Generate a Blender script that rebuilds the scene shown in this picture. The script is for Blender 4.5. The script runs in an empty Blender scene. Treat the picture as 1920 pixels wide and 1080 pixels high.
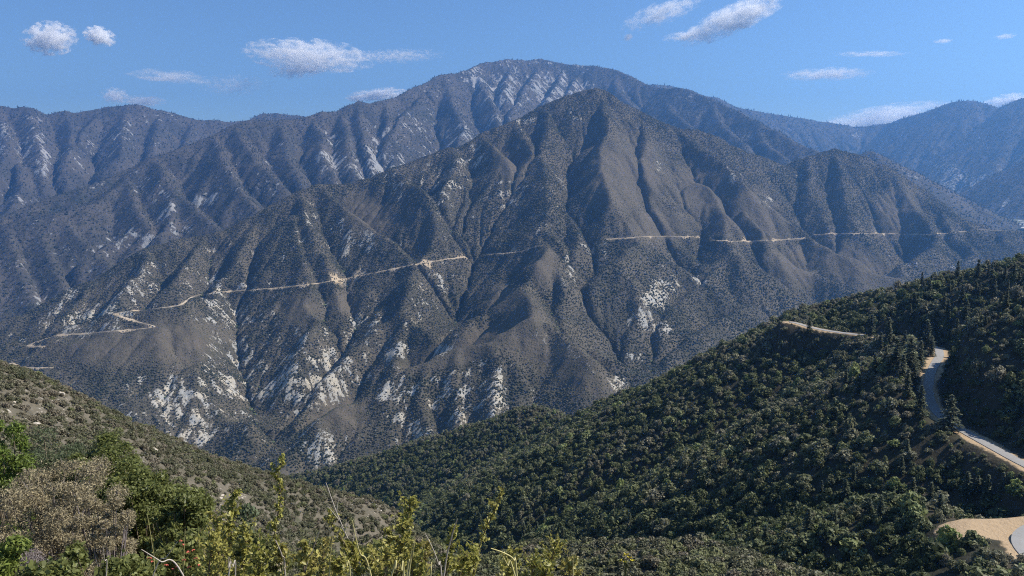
import bpy, math, random, heapq
import numpy as np

R = math.radians
rng = np.random.default_rng(7)
random.seed(7)
scene = bpy.context.scene
COL = scene.collection

# ------------------------------------------------------------------ camera
F, W0, H0 = 1500.0, 1920.0, 1080.0
PITCH = math.atan((540 - 350) / F)
CP, SP = math.cos(PITCH), math.sin(PITCH)


def pt(px, py, d):
    """the place a surveyed sight line reaches at a horizontal depth d (metres north of the camera)"""
    dx, dy = (px - 960) / F, (540 - py) / F
    yy = CP + dy * SP
    return (dx / yy * d, d, (-SP + dy * CP) / yy * d)


def proj(X, Y, Z):
    f = Y * CP - Z * SP
    u = Y * SP + Z * CP
    f = np.maximum(f, 1e-3)
    return 960 + F * X / f, 540 - F * u / f, f


# ------------------------------------------------------------------ noise
def _h(ix, iy, s):
    n = (ix.astype(np.int64) * 374761393 + iy.astype(np.int64) * 668265263 + s * 974634777) & 0xFFFFFFFF
    n = ((n ^ (n >> 13)) * 1274126177) & 0xFFFFFFFF
    n = n ^ (n >> 16)
    return (n & 0xFFFF) / 65535.0


def vnoise(x, y, s=0):
    ix, iy = np.floor(x), np.floor(y)
    fx, fy = x - ix, y - iy
    fx = fx * fx * fx * (fx * (fx * 6 - 15) + 10)
    fy = fy * fy * fy * (fy * (fy * 6 - 15) + 10)
    a, b = _h(ix, iy, s), _h(ix + 1, iy, s)
    c, d = _h(ix, iy + 1, s), _h(ix + 1, iy + 1, s)
    return ((a * (1 - fx) + b * fx) * (1 - fy) + (c * (1 - fx) + d * fx) * fy) * 2 - 1


def fbm(x, y, s=0, o=4):
    r, a, t = 0, 1.0, 0
    for k in range(o):
        r = r + a * vnoise(x, y, s + k * 17)
        t += a
        a *= 0.5
        x, y = x * 2.03 + 11.3, y * 2.03 - 7.1
    return r / t


# ------------------------------------------------------------------ heightfields
class Layer:
    def __init__(self, x0, x1, y0, y1, res):
        self.x0, self.y0, self.res = x0, y0, res
        self.nx, self.ny = int((x1 - x0) / res) + 1, int((y1 - y0) / res) + 1
        self.grid()

    def grid(self):
        self.xs = self.x0 + np.arange(self.nx) * self.res
        self.ys = self.y0 + np.arange(self.ny) * self.res
        self.X, self.Y = np.meshgrid(self.xs, self.ys)

    def sample(self, x, y, arr=None):
        a = self.h if arr is None else arr
        u = np.clip((np.asarray(x, float) - self.x0) / self.res, 0, self.nx - 1.001)
        v = np.clip((np.asarray(y, float) - self.y0) / self.res, 0, self.ny - 1.001)
        i, j = u.astype(int), v.astype(int)
        fu, fv = u - i, v - j
        return (a[j, i] * (1 - fu) + a[j, i + 1] * fu) * (1 - fv) + (a[j + 1, i] * (1 - fu) + a[j + 1, i + 1] * fu) * fv

    def refine(self, k):
        old = self.h
        L = Layer.__new__(Layer)
        L.__dict__.update(self.__dict__)
        ny, nx = (self.ny - 1) * k + 1, (self.nx - 1) * k + 1

        def cub(a, n, kk):          # Catmull-Rom along axis 0
            u = np.arange(n) / kk
            i = np.minimum(u.astype(int), a.shape[0] - 2)
            f = (u - i)[:, None]
            p0, p1 = a[np.maximum(i - 1, 0)], a[i]
            p2, p3 = a[i + 1], a[np.minimum(i + 2, a.shape[0] - 1)]
            return p1 + 0.5 * f * (p2 - p0 + f * (2 * p0 - 5 * p1 + 4 * p2 - p3 + f * (3 * (p1 - p2) + p3 - p0)))
        h = cub(old, ny, k)
        h = cub(np.ascontiguousarray(h.T), nx, k).T
        self.res /= k
        self.nx, self.ny = nx, ny
        self.h = np.ascontiguousarray(h)
        self.grid()


def tents(L, ridges, warp=0.0, wscale=200.0, seed=1, rnd=8.0):
    X, Y = L.X, L.Y
    if warp:
        X = X + warp * fbm(X / wscale, Y / wscale, seed, 3)
        Y = Y + warp * fbm(L.X / wscale + 40, Y / wscale - 9, seed + 5, 3)
    h = np.full(X.shape, -1e4)
    for pts, s in ridges:
        for (ax, ay, az), (bx, by, bz) in zip(pts[:-1], pts[1:]):
            vx, vy = bx - ax, by - ay
            t = np.clip(((X - ax) * vx + (Y - ay) * vy) / (vx * vx + vy * vy + 1e-9), 0, 1)
            d = np.hypot(X - ax - t * vx, Y - ay - t * vy)
            d = np.sqrt(d * d + rnd * rnd) - rnd
            np.maximum(h, az + t * (bz - az) - s * d, out=h)
    return h


def fill(h):
    ny, nx = h.shape
    eps = 1e-3
    f = h.ravel().tolist()
    done = bytearray(ny * nx)
    q = []
    for i in list(range(nx)) + list(range((ny - 1) * nx, ny * nx)) + list(range(0, ny * nx, nx)) + list(range(nx - 1, ny * nx, nx)):
        if not done[i]:
            done[i] = 1
            q.append((f[i], i))
    heapq.heapify(q)
    push, pop = heapq.heappush, heapq.heappop
    while q:
        z, i = pop(q)
        x = i % nx
        for dj in (-nx, 0, nx):
            for di in (-1, 0, 1):
                if (di == -1 and x == 0) or (di == 1 and x == nx - 1):
                    continue
                j = i + dj + di
                if j < 0 or j >= ny * nx or done[j]:
                    continue
                done[j] = 1
                if f[j] < z + eps:
                    f[j] = z + eps
                push(q, (f[j], j))
    return np.array(f).reshape(ny, nx)


def receivers(h, dx):
    ny, nx = h.shape
    p = np.pad(h, 1, mode='edge')
    best = np.zeros_like(h)
    rec = np.arange(ny * nx).reshape(ny, nx).copy()
    base = rec.copy()
    for dj in (-1, 0, 1):
        for di in (-1, 0, 1):
            if not (di or dj):
                continue
            s = (h - p[1 + dj:1 + dj + ny, 1 + di:1 + di + nx]) / (dx * math.hypot(di, dj))
            m = s > best
            best = np.where(m, s, best)
            rec = np.where(m, base + dj * nx + di, rec)
    return rec


def flow(h, dx):
    rec = receivers(h, dx).ravel()
    order = np.argsort(h.ravel())[::-1]
    A = [dx * dx] * h.size
    rl = rec.tolist()
    for i in order.tolist():
        r = rl[i]
        if r != i:
            A[r] += A[i]
    return rec, order, np.array(A)


def erode(h, dx, K, n, m=0.45, diff=0.04, amax=3e5, fills=1):
    for it in range(n):
        if it < fills:
            h = fill(h)
        rec, order, A = flow(h, dx)
        Fk = (K * np.minimum(A, amax) ** m / dx).tolist()
        hl = h.ravel().tolist()
        rl = rec.tolist()
        for i in order[::-1].tolist():
            r = rl[i]
            if r != i:
                f = Fk[i]
                hl[i] = (hl[i] + f * hl[r]) / (1 + f)
        h = np.array(hl).reshape(h.shape)
        if diff:
            p = np.pad(h, 1, mode='edge')
            h = h + diff * (p[:-2, 1:-1] + p[2:, 1:-1] + p[1:-1, :-2] + p[1:-1, 2:] - 4 * h)
    return h


def smooth(a, n=1):
    for _ in range(n):
        p = np.pad(a, 1, mode='edge')
        a = (p[:-2, 1:-1] + p[2:, 1:-1] + p[1:-1, :-2] + p[1:-1, 2:] + 2 * a) / 6
    return a


def hit(L, px, py, d0, d1, n=3000):
    d = np.linspace(d0, d1, n)
    x, y, z = pt(px, py, d)
    g = L.sample(x, y)
    k = np.argmax(z < g)
    if not (z < g).any():
        return None
    return float(x[k]), float(d[k]), float(g[k])


def carve_road(L, path, half, blend):
    """bench a road into a heightfield; returns distance-to-road raster"""
    best = np.full(L.X.shape, 1e9)
    zr = np.zeros(L.X.shape)
    for (ax, ay, az), (bx, by, bz) in zip(path[:-1], path[1:]):
        m = blend + half + 12
        i0 = max(0, int((min(ax, bx) - m - L.x0) / L.res)); i1 = min(L.nx, int((max(ax, bx) + m - L.x0) / L.res) + 2)
        j0 = max(0, int((min(ay, by) - m - L.y0) / L.res)); j1 = min(L.ny, int((max(ay, by) + m - L.y0) / L.res) + 2)
        if i1 <= i0 or j1 <= j0:
            continue
        X, Y = L.X[j0:j1, i0:i1], L.Y[j0:j1, i0:i1]
        vx, vy = bx - ax, by - ay
        t = np.clip(((X - ax) * vx + (Y - ay) * vy) / (vx * vx + vy * vy + 1e-9), 0, 1)
        d = np.hypot(X - ax - t * vx, Y - ay - t * vy)
        b = best[j0:j1, i0:i1]
        u = d < b
        b[u] = d[u]
        zr[j0:j1, i0:i1][u] = (az + t * (bz - az))[u]
    w = np.clip((best - half) / blend, 0, 1)
    w = w * w * (3 - 2 * w)
    near = best < half + blend
    L.h = np.where(near, zr * (1 - w) + L.h * w, L.h)
    return best


def resample(path, step):
    p = np.array(path, float)
    seg = np.hypot(*np.diff(p[:, :2], axis=0).T)
    s = np.concatenate([[0], np.cumsum(seg)])
    q = np.arange(0, s[-1], step)
    return np.stack([np.interp(q, s, p[:, k]) for k in range(3)], 1)


def smooth_path(p, n):
    for _ in range(n):
        p[1:-1] = (p[:-2] + 2 * p[1:-1] + p[2:]) / 4
    return p


# ------------------------------------------------------------------ mesh helpers
def new_obj(name, verts, faces, mat=None, parent=None, smooth_sh=False, attrs=None, link=True):
    me = bpy.data.meshes.new(name)
    verts = np.asarray(verts, np.float32).reshape(-1, 3)
    if isinstance(faces, np.ndarray):
        n, k = faces.shape
        me.vertices.add(len(verts)); me.vertices.foreach_set('co', verts.ravel())
        me.loops.add(n * k); me.loops.foreach_set('vertex_index', faces.ravel().astype(np.int32))
        me.polygons.add(n)
        me.polygons.foreach_set('loop_start', np.arange(0, n * k, k, dtype=np.int32))
        me.polygons.foreach_set('loop_total', np.full(n, k, np.int32))
        me.update(calc_edges=True)
    else:
        me.from_pydata(verts.tolist(), [], faces)
    if smooth_sh:
        me.polygons.foreach_set('use_smooth', np.ones(len(me.polygons), bool))
    for k, v in (attrs or {}).items():
        a = me.attributes.new(k, 'FLOAT', 'POINT')
        a.data.foreach_set('value', np.asarray(v, np.float32).ravel())
    if mat:
        me.materials.append(mat)
    o = bpy.data.objects.new(name, me)
    if link:
        COL.objects.link(o)
    if parent:
        o.parent = parent
    return o


def tag(o, label=None, cat=None, group=None, kind=None):
    for k, v in (('label', label), ('category', cat), ('group', group), ('kind', kind)):
        if v:
            o[k] = v
    return o


def empty(name, loc, rz=0.0):
    o = bpy.data.objects.new(name, None)
    o.empty_display_size = 0.3
    o.location = loc
    o.rotation_euler = (0, 0, rz)
    COL.objects.link(o)
    return o


def grid_obj(name, L, mat, attrs=None, zmin=-720, fov=0.78):
    keep = (np.abs(L.X) < fov * L.Y + 60) & (L.h > zmin)
    k = keep[:-1, :-1] | keep[1:, :-1] | keep[:-1, 1:] | keep[1:, 1:]
    idx = np.arange(L.nx * L.ny).reshape(L.ny, L.nx)
    q = np.stack([idx[:-1, :-1][k], idx[:-1, 1:][k], idx[1:, 1:][k], idx[1:, :-1][k]], 1)
    used = np.zeros(L.nx * L.ny, bool); used[q.ravel()] = True
    remap = np.cumsum(used) - 1
    v = np.stack([L.X.ravel(), L.Y.ravel(), L.h.ravel()], 1)[used]
    at = {n: a.ravel()[used] for n, a in (attrs or {}).items()}
    o = new_obj(name, v, remap[q], mat, smooth_sh=True, attrs=at)
    return tag(o, kind='structure')


# ------------------------------------------------------------------ materials
def mat_new(name, rough=0.9, spec=0.15):
    m = bpy.data.materials.new(name)
    m.use_nodes = True
    b = m.node_tree.nodes['Principled BSDF']
    b.inputs['Roughness'].default_value = rough
    b.inputs['Specular IOR Level'].default_value = spec
    return m, m.node_tree, b


def nd(nt, typ, **kw):
    n = nt.nodes.new(typ)
    for k, v in kw.items():
        if k.startswith('i_'):
            key = k[2:]
            n.inputs[int(key) if key.isdigit() else key.replace('_', ' ')].default_value = v
        else:
            setattr(n, k, v)
    return n


def mathn(nt, op, a, b=None, clamp=False):
    n = nd(nt, 'ShaderNodeMath', operation=op, use_clamp=clamp)
    for i, v in enumerate((a, b)):
        if v is None:
            continue
        if hasattr(v, 'is_linked'):
            nt.links.new(v, n.inputs[i])
        else:
            n.inputs[i].default_value = v
    return n.outputs[0]


def sstep(nt, v, lo, hi):
    n = nd(nt, 'ShaderNodeMapRange', interpolation_type='SMOOTHSTEP')
    nt.links.new(v, n.inputs[0])
    n.inputs[1].default_value, n.inputs[2].default_value = lo, hi
    return n.outputs[0]


def mixc(nt, fac, a, b):
    n = nd(nt, 'ShaderNodeMix', data_type='RGBA')
    for v, i in ((fac, 0), (a, 6), (b, 7)):
        if hasattr(v, 'is_linked'):
            nt.links.new(v, n.inputs[i])
        else:
            n.inputs[i].default_value = v if i == 0 else (*v, 1)
    return n.outputs[2]


def noise(nt, co, scale, detail=4, rough=0.55, sx=None):
    if sx:
        mp = nd(nt, 'ShaderNodeMapping')
        mp.inputs['Scale'].default_value = sx
        nt.links.new(co, mp.inputs[0])
        co = mp.outputs[0]
    n = nd(nt, 'ShaderNodeTexNoise')
    n.inputs['Scale'].default_value = scale
    n.inputs['Detail'].default_value = detail
    n.inputs['Roughness'].default_value = rough
    nt.links.new(co, n.inputs['Vector'])
    return n.outputs['Fac']


def attr(nt, name, typ='GEOMETRY'):
    n = nd(nt, 'ShaderNodeAttribute', attribute_name=name, attribute_type=typ)
    return n.outputs['Fac']


def terrain_mat(name, soil_a, soil_b, green, rock_a, rock_b, fine, rockscale, bump_d, streak=(1, 1, 0.4), dirt=(0.42, 0.33, 0.22)):
    m, nt, b = mat_new(name, 0.95, 0.08)
    co = nd(nt, 'ShaderNodeTexCoord').outputs['Object']
    big = noise(nt, co, fine * 0.06, 4)
    mid = noise(nt, co, fine * 0.35, 4)
    sm = noise(nt, co, fine, 3, 0.7)
    c = mixc(nt, sstep(nt, big, 0.4, 0.62), soil_a, soil_b)
    g = mathn(nt, 'ADD', attr(nt, 'green'), mathn(nt, 'MULTIPLY', mathn(nt, 'SUBTRACT', mid, 0.5), 0.9))
    c = mixc(nt, sstep(nt, g, 0.35, 0.7), c, green)
    var = mathn(nt, 'MULTIPLY', sstep(nt, sm, 0.3, 0.7), 0.55)
    dk = nd(nt, 'ShaderNodeMix', data_type='RGBA', blend_type='MULTIPLY')
    nt.links.new(var, dk.inputs[0]); nt.links.new(c, dk.inputs[6]); dk.inputs[7].default_value = (0.42, 0.44, 0.42, 1)
    c = dk.outputs[2]
    rn = noise(nt, co, rockscale, 6, 0.68, streak)
    r2 = noise(nt, co, rockscale * 0.2, 3, 0.5)
    rf = mathn(nt, 'ADD', attr(nt, 'rock'), mathn(nt, 'MULTIPLY', mathn(nt, 'SUBTRACT', rn, 0.5), 2.0))
    rf = mathn(nt, 'ADD', rf, mathn(nt, 'MULTIPLY', mathn(nt, 'SUBTRACT', r2, 0.5), 0.5))
    rk = mixc(nt, sstep(nt, r2, 0.4, 0.62), rock_a, rock_b)
    c = mixc(nt, sstep(nt, rf, 0.50, 0.68), c, rk)
    c = mixc(nt, mathn(nt, 'MULTIPLY', attr(nt, 'brown'), 0.55, True), c, (0.128, 0.104, 0.080))
    df = mathn(nt, 'ADD', attr(nt, 'dirt'), mathn(nt, 'MULTIPLY', mathn(nt, 'SUBTRACT', sm, 0.5), 0.7))
    c = mixc(nt, sstep(nt, df, 0.4, 0.65), c, dirt)
    nt.links.new(c, b.inputs['Base Color'])
    bp = nd(nt, 'ShaderNodeBump')
    bp.inputs['Strength'].default_value = 0.9
    bp.inputs['Distance'].default_value = bump_d
    hh = mathn(nt, 'ADD', sm, mathn(nt, 'MULTIPLY', rn, 1.2))
    nt.links.new(hh, bp.inputs['Height'])
    nt.links.new(bp.outputs[0], b.inputs['Normal'])
    return m
# ------------------------------------------------------------------ the mountains
def crest_fn(cr):
    px = np.array([c[0] for c in cr], float)
    d = np.array([c[2] for c in cr], float)
    z = np.array([pt(*c)[2] for c in cr])
    return px, d, z, np.array([c[1] for c in cr], float)


def face_depth(cf, s, px, py):
    """depth of a face that falls from the crest towards the viewer at slope s"""
    d0, z0 = np.interp(px, cf[0], cf[1]), np.interp(px, cf[0], cf[2])
    k = (py - 350) / F
    return (s * d0 - z0) / (s + k)


def spurs(cf, s, lst, slope):
    out = []
    for item in lst:
        f, pts = item[0], item[1]
        sl = item[2] if len(item) > 2 else slope
        q = []
        for px, py in pts:
            yc = np.interp(px, cf[0], cf[3])
            ff = 1 - (1 - f) * min(1.0, max(0.0, py - yc) / 55.0)
            q.append(pt(px, py, face_depth(cf, s, px, py) * ff))
        out.append((q, sl))
    return out


def finish(L, ridges, warp, wscale, K1, n1, k, K2, n2, seed, amp=6.0, nscale=60.0, valleys=(), floor=None):
    h = tents(L, ridges, warp, wscale, seed)
    for pts, sl in valleys:
        h = np.minimum(h, -tents(L, [([(a, b, -c) for a, b, c in pts], sl)], warp, wscale, seed, 6.0))
    if floor is not None:
        h = np.maximum(h, floor(L.X, L.Y))
    h += amp * fbm(L.X / nscale, L.Y / nscale, seed + 30, 4)
    h = erode(h, L.res, K1, n1, fills=2)
    L.h = h
    if k > 1:
        L.refine(k)
        L.h += amp * 0.22 * fbm(L.X / (nscale * 0.22), L.Y / (nscale * 0.22), seed + 60, 4)
        L.h = erode(L.h, L.res, K2, n2, fills=1, diff=0.03)
    _, _, A = flow(L.h, L.res)
    L.A = np.log10(A.reshape(L.h.shape))
    gy, gx = np.gradient(L.h, L.res)
    L.slope = np.hypot(gx, gy)
    L.gx, L.gy = gx, gy
    c = smooth(L.h, 10)
    L.conv = (L.h - c)            # + on ridges, - in gullies


def streaks(L, n, seed):
    """noise combed along the fall line: debris chutes and rock ribs"""
    r = np.random.default_rng(seed)
    w = r.normal(size=L.h.shape)
    g = np.hypot(L.gx, L.gy) + 1e-3
    dx, dy = -L.gx / g, -L.gy / g
    acc = w.copy()
    for sg in (1, -1):
        x, y = L.X.copy(), L.Y.copy()
        for k in range(n):
            vx, vy = L.sample(x, y, dx), L.sample(x, y, dy)
            x += sg * vx * L.res; y += sg * vy * L.res
            acc += L.sample(x, y, w) * (1 - k / (n + 1))
    return acc / acc.std()


def blobs(L, lst):
    PX, PY, _ = proj(L.X, L.Y, L.h)
    PX = PX + 7 * fbm(L.X / 40, L.Y / 40, 3, 2); PY = PY + 7 * fbm(L.X / 40, L.Y / 40, 9, 2)
    r = np.zeros(L.h.shape)
    for b in lst:
        px, py, rx, ry = b[:4]
        a = R(b[4]) if len(b) > 4 else 0
        s = b[5] if len(b) > 5 else 1.0
        u, v = PX - px, PY - py
        p, q = u * math.cos(a) + v * math.sin(a), -u * math.sin(a) + v * math.cos(a)
        d = (p / rx) ** 2 + (q / ry) ** 2
        r = np.maximum(r, s * np.exp(-1.2 * d * d))
    return r


# ---- E : the big brown mountain across the canyon
E_crest = [(-260, 760, 2500), (-120, 680, 2600), (0, 603, 2700), (60, 578, 2740), (133, 541, 2780), (178, 522, 2810), (217, 498, 2840), (242, 483, 2860),
           (278, 461, 2890), (320, 451, 2920), (380, 443, 2970), (430, 430, 3010), (490, 396, 3060), (530, 368, 3090), (560, 356, 3110),
           (600, 349, 3150), (640, 343, 3180), (700, 334, 3210), (740, 311, 3240), (800, 294, 3290), (850, 279, 3330), (900, 254, 3410),
           (960, 224, 3490), (1020, 198, 3560), (1060, 179, 3590), (1085, 169, 3600), (1112, 166, 3600), (1135, 172, 3600), (1150, 182, 3595), (1190, 203, 3580), (1240, 224, 3560),
           (1270, 237, 3550), (1330, 250, 3530), (1400, 269, 3500), (1450, 290, 3520), (1490, 299, 3560), (1510, 296, 3600), (1540, 281, 3640), (1565, 275, 3650), (1600, 284, 3630),
           (1650, 304, 3570), (1680, 327, 3500), (1720, 361, 3400), (1770, 394, 3300), (1820, 414, 3240), (1880, 428, 3220), (1960, 436, 3200), (2080, 440, 3200)]
cfE = crest_fn(E_crest)
E_sp = [
    (0.965, [(560, 358), (582, 400), (602, 442), (641, 480), (669, 514), (690, 550), (689, 583)]),
    (0.965, [(689, 583), (650, 602), (612, 640), (560, 690)]),
    (0.965, [(689, 583), (712, 612)]),
    (0.965, [(600, 350), (632, 374), (660, 400), (686, 425), (727, 455), (769, 491), (778, 530), (752, 575), (800, 612), (842, 648)]),
    (0.965, [(752, 575), (711, 613), (650, 665), (600, 710), (520, 780)]),
    (0.965, [(760, 590), (745, 640), (740, 690)]),
    (0.965, [(740, 312), (765, 340), (804, 372), (838, 419), (866, 467), (882, 480), (900, 500), (917, 506)]),
    (0.965, [(830, 440), (800, 480), (790, 530), (800, 560)]),
    (0.965, [(850, 280), (855, 310), (846, 345)]),
    (0.965, [(900, 255), (925, 275), (944, 290), (940, 330), (927, 392), (968, 433), (1018, 457)]),
    (0.94, [(1018, 457), (1003, 495), (975, 521)]),
    (0.92, [(975, 521), (985, 545)]),
    (0.90, [(985, 545), (1000, 575), (997, 590)]),
    (0.965, [(1018, 457), (1050, 485), (1074, 545), (1080, 580)]),
    (0.94, [(975, 521), (938, 540), (905, 575), (880, 600)]),
    (0.885, [(997, 590), (960, 606), (914, 640), (880, 644), (844, 652), (778, 682), (722, 715), (705, 727), (642, 763), (600, 793), (540, 850)], 0.72),
    (0.885, [(705, 727), (700, 770), (700, 830)]),
    (0.88, [(914, 640), (930, 690), (925, 760), (940, 800)]),
    (0.88, [(860, 652), (855, 720), (860, 780)]),
    (0.88, [(800, 675), (795, 740), (800, 800)]),
    (0.95, [(997, 590), (1005, 632), (992, 654), (1011, 677), (1033, 710), (1080, 749), (1105, 779)], 0.6),
    (0.90, [(997, 590), (1030, 603), (1070, 640), (1110, 675), (1150, 700), (1180, 718)]),
    (0.965, [(1020, 199), (1030, 235), (1010, 300), (1020, 350), (1050, 400)]),
    (0.965, [(960, 225), (985, 250), (1000, 290), (975, 330), (985, 380), (1010, 420)]),
    (0.965, [(1112, 167), (1133, 190), (1140, 240), (1131, 317), (1148, 378), (1181, 422), (1200, 450), (1248, 478), (1298, 511), (1350, 556), (1387, 568), (1425, 580), (1453, 602), (1470, 640)]),
    (0.965, [(1198, 451), (1165, 475), (1120, 502), (1080, 540)]),
    (0.965, [(1252, 480), (1200, 510), (1150, 540), (1110, 580)]),
    (0.965, [(1320, 530), (1280, 560), (1235, 600), (1200, 650)]),
    (0.955, [(1387, 568), (1330, 610), (1250, 660), (1200, 690)]),
    (0.965, [(1190, 204), (1210, 250), (1215, 300), (1235, 350), (1270, 400), (1320, 440), (1330, 480)]),
    (0.945, [(1250, 228), (1290, 255), (1328, 284), (1400, 343), (1453, 391), (1510, 437), (1555, 462), (1611, 500), (1680, 520), (1720, 528)]),
    (0.95, [(1310, 330), (1345, 390), (1350, 440), (1348, 458), (1381, 478), (1440, 514), (1490, 545), (1540, 600)]),
    (0.95, [(1400, 390), (1430, 440), (1453, 478), (1520, 510), (1600, 545), (1640, 565)]),
    (0.965, [(1381, 480), (1340, 510), (1320, 530)]),
    (0.965, [(1520, 511), (1470, 540), (1450, 570)]),
    (0.99, [(1565, 276), (1575, 320), (1590, 380), (1600, 430), (1590, 470)]),
    (0.965, [(1655, 306), (1690, 345), (1730, 400), (1760, 440), (1750, 462), (1690, 500)]),
    (0.965, [(1770, 395), (1800, 440), (1830, 470), (1800, 500)]),
    (0.965, [(1880, 430), (1900, 470), (1900, 500)]),
    (0.915, [(412, 540), (385, 546), (358, 551), (305, 564), (250, 580), (211, 588), (167, 605), (120, 620), (80, 630), (28, 643), (-40, 665)], 0.62),
    (0.915, [(365, 556), (388, 600), (395, 655), (360, 690), (300, 722), (250, 748), (210, 775)]),
    (0.915, [(290, 570), (300, 615), (250, 640), (200, 660), (130, 690)], 0.55),
    (0.915, [(250, 640), (262, 690), (275, 730)]),
    (0.915, [(395, 655), (430, 700), (450, 760), (470, 800)]),
    (0.915, [(370, 690), (370, 740), (345, 800)]),
    (0.965, [(490, 398), (470, 440), (440, 500), (412, 540), (405, 560)]),
    (0.965, [(547, 541), (560, 575), (600, 610), (612, 632)]),
    (0.965, [(545, 400), (550, 460), (560, 510), (547, 541), (520, 570), (492, 581), (500, 609), (528, 634), (545, 680)]),
    (0.965, [(620, 640), (625, 690), (600, 740), (565, 780), (560, 840)]),
    (0.965, [(380, 445), (350, 490), (330, 530)]),
    (0.965, [(278, 462), (260, 510), (230, 550)]),
    (0.965, [(178, 523), (150, 560), (120, 590)]),
]
E_val = [(1.0, [(874, 350), (852, 425), (858, 460), (892, 490)]), (1.03, [(892, 490), (880, 530), (858, 570), (848, 610), (838, 648)]), (1.01, [(1056, 340), (1060, 400), (1062, 455), (1084, 505), (1092, 550), (1112, 600), (1142, 655), (1168, 695), (1195, 722)]),
         (1.02, [(1497, 325), (1488, 375), (1512, 432), (1570, 480), (1650, 518)]), (0.985, [(432, 560), (446, 620), (452, 680), (462, 740), (472, 795)]), (1.0, [(606, 424), (640, 500), (655, 540), (672, 600), (640, 660), (560, 750), (490, 820)]), (1.0, [(1310, 420), (1306, 480), (1322, 505)])]
E_val = [([pt(px, py, face_depth(cfE, 0.55, px, py) * f) for px, py in q], 0.85) for f, q in E_val]
E_val = [([(a, b, c - 8) for a, b, c in q], sl) for q, sl in E_val]
E = Layer(-2300, 2400, 1650, 4250, 10.0)
valley = lambda X, Y: -655 + 0.30 * np.maximum(X + 660, -300) * 0.45 + 0.07 * (Y - 1946)
finish(E, [([pt(*c) for c in E_crest], 0.74)] + spurs(cfE, 0.55, E_sp, 1.0), 18, 170, 0.034, 4, 2, 0.030, 3, 3, amp=17, nscale=85, valleys=E_val,
       floor=lambda X, Y: np.minimum(valley(X, Y), -230))

# ---- B : the high peak behind, with its long left shoulder
B_crest = [(-200, 520, 3900), (0, 399, 4200), (60, 378, 4300), (150, 348, 4500), (230, 321, 4700), (290, 289, 4800), (350, 269, 4950), (400, 249, 5050), (440, 230, 5150),
           (470, 224, 5230), (500, 222, 5300), (545, 221, 5400), (580, 217, 5480), (606, 206, 5560), (640, 204, 5650), (655, 193, 5700), (672, 187, 5750), (690, 191, 5800), (720, 187, 5930),
           (750, 177, 6100), (800, 153, 6500), (830, 138, 6700), (850, 137, 6800), (870, 132, 6900), (905, 117, 7200), (935, 112, 7300), (960, 110, 7400), (985, 113, 7450), (1010, 108, 7500), (1035, 113, 7500),
           (1060, 119, 7500), (1090, 123, 7450), (1112, 122, 7400), (1150, 130, 7300), (1200, 151, 7100), (1240, 164, 6900), (1280, 164, 6600), (1330, 183, 6300), (1380, 205, 6000),
           (1420, 226, 5700), (1460, 246, 5400), (1500, 268, 5200), (1530, 281, 5100), (1600, 330, 4800)]
cfB = crest_fn(B_crest)
B_sp = [
    (0.97, [(905, 118), (880, 140), (840, 158), (800, 170), (770, 200), (740, 240), (720, 280)]),
    (0.97, [(892, 130), (910, 165), (930, 200), (938, 240), (930, 280)]),
    (0.97, [(840, 158), (850, 200), (870, 240), (860, 290)]),
    (0.97, [(1010, 109), (1000, 140), (985, 160), (975, 190), (955, 215)]),
    (0.97, [(1060, 119), (1045, 150), (1030, 180), (1000, 215), (970, 245), (955, 270)]),
    (0.97, [(1092, 124), (1080, 150), (1055, 190), (1020, 220)]),
    (0.97, [(960, 111), (955, 140), (945, 170)]),
    (0.97, [(720, 188), (735, 230), (745, 270), (735, 310)]),
    (0.97, [(672, 188), (680, 230), (690, 280), (700, 320)]),
    (0.97, [(640, 205), (650, 250), (655, 300), (670, 330)]),
    (0.97, [(585, 217), (600, 260), (615, 300), (630, 340)]),
    (0.97, [(520, 222), (535, 265), (550, 310), (560, 340)]),
    (0.97, [(440, 231), (460, 270), (490, 310), (530, 350)]),
    (0.97, [(400, 250), (420, 300), (450, 350), (480, 390)]),
    (0.97, [(290, 290), (310, 330), (350, 370), (390, 410), (420, 430)]),
    (0.97, [(330, 350), (320, 400), (300, 430)]),
    (0.97, [(230, 322), (240, 360), (280, 420), (300, 450)]),
    (0.97, [(225, 340), (170, 380), (110, 400), (60, 395)], 0.5),
    (0.97, [(110, 400), (150, 440), (200, 490), (230, 520)]),
    (0.97, [(60, 395), (80, 450), (110, 510), (120, 550)]),
    (0.97, [(0, 400), (20, 450), (40, 510), (60, 570)]),
    (0.97, [(260, 420), (200, 450), (160, 480)]),
    (0.97, [(1240, 165), (1260, 200), (1300, 240), (1330, 260)]),
    (0.97, [(1330, 184), (1350, 230), (1400, 270)]),
    (0.97, [(1420, 227), (1430, 260), (1470, 290)]),
    (0.97, [(1150, 131), (1160, 170), (1200, 210)]),
]
B = Layer(-3600, 2600, 3000, 8600, 20.0)
finish(B, [([pt(*c) for c in B_crest], 0.7)] + spurs(cfB, 0.5, B_sp, 0.85), 25, 300, 0.07, 5, 2, 0.03, 3, 11, amp=16, nscale=130,
       floor=lambda X, Y: -640 + 0 * X)

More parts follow.
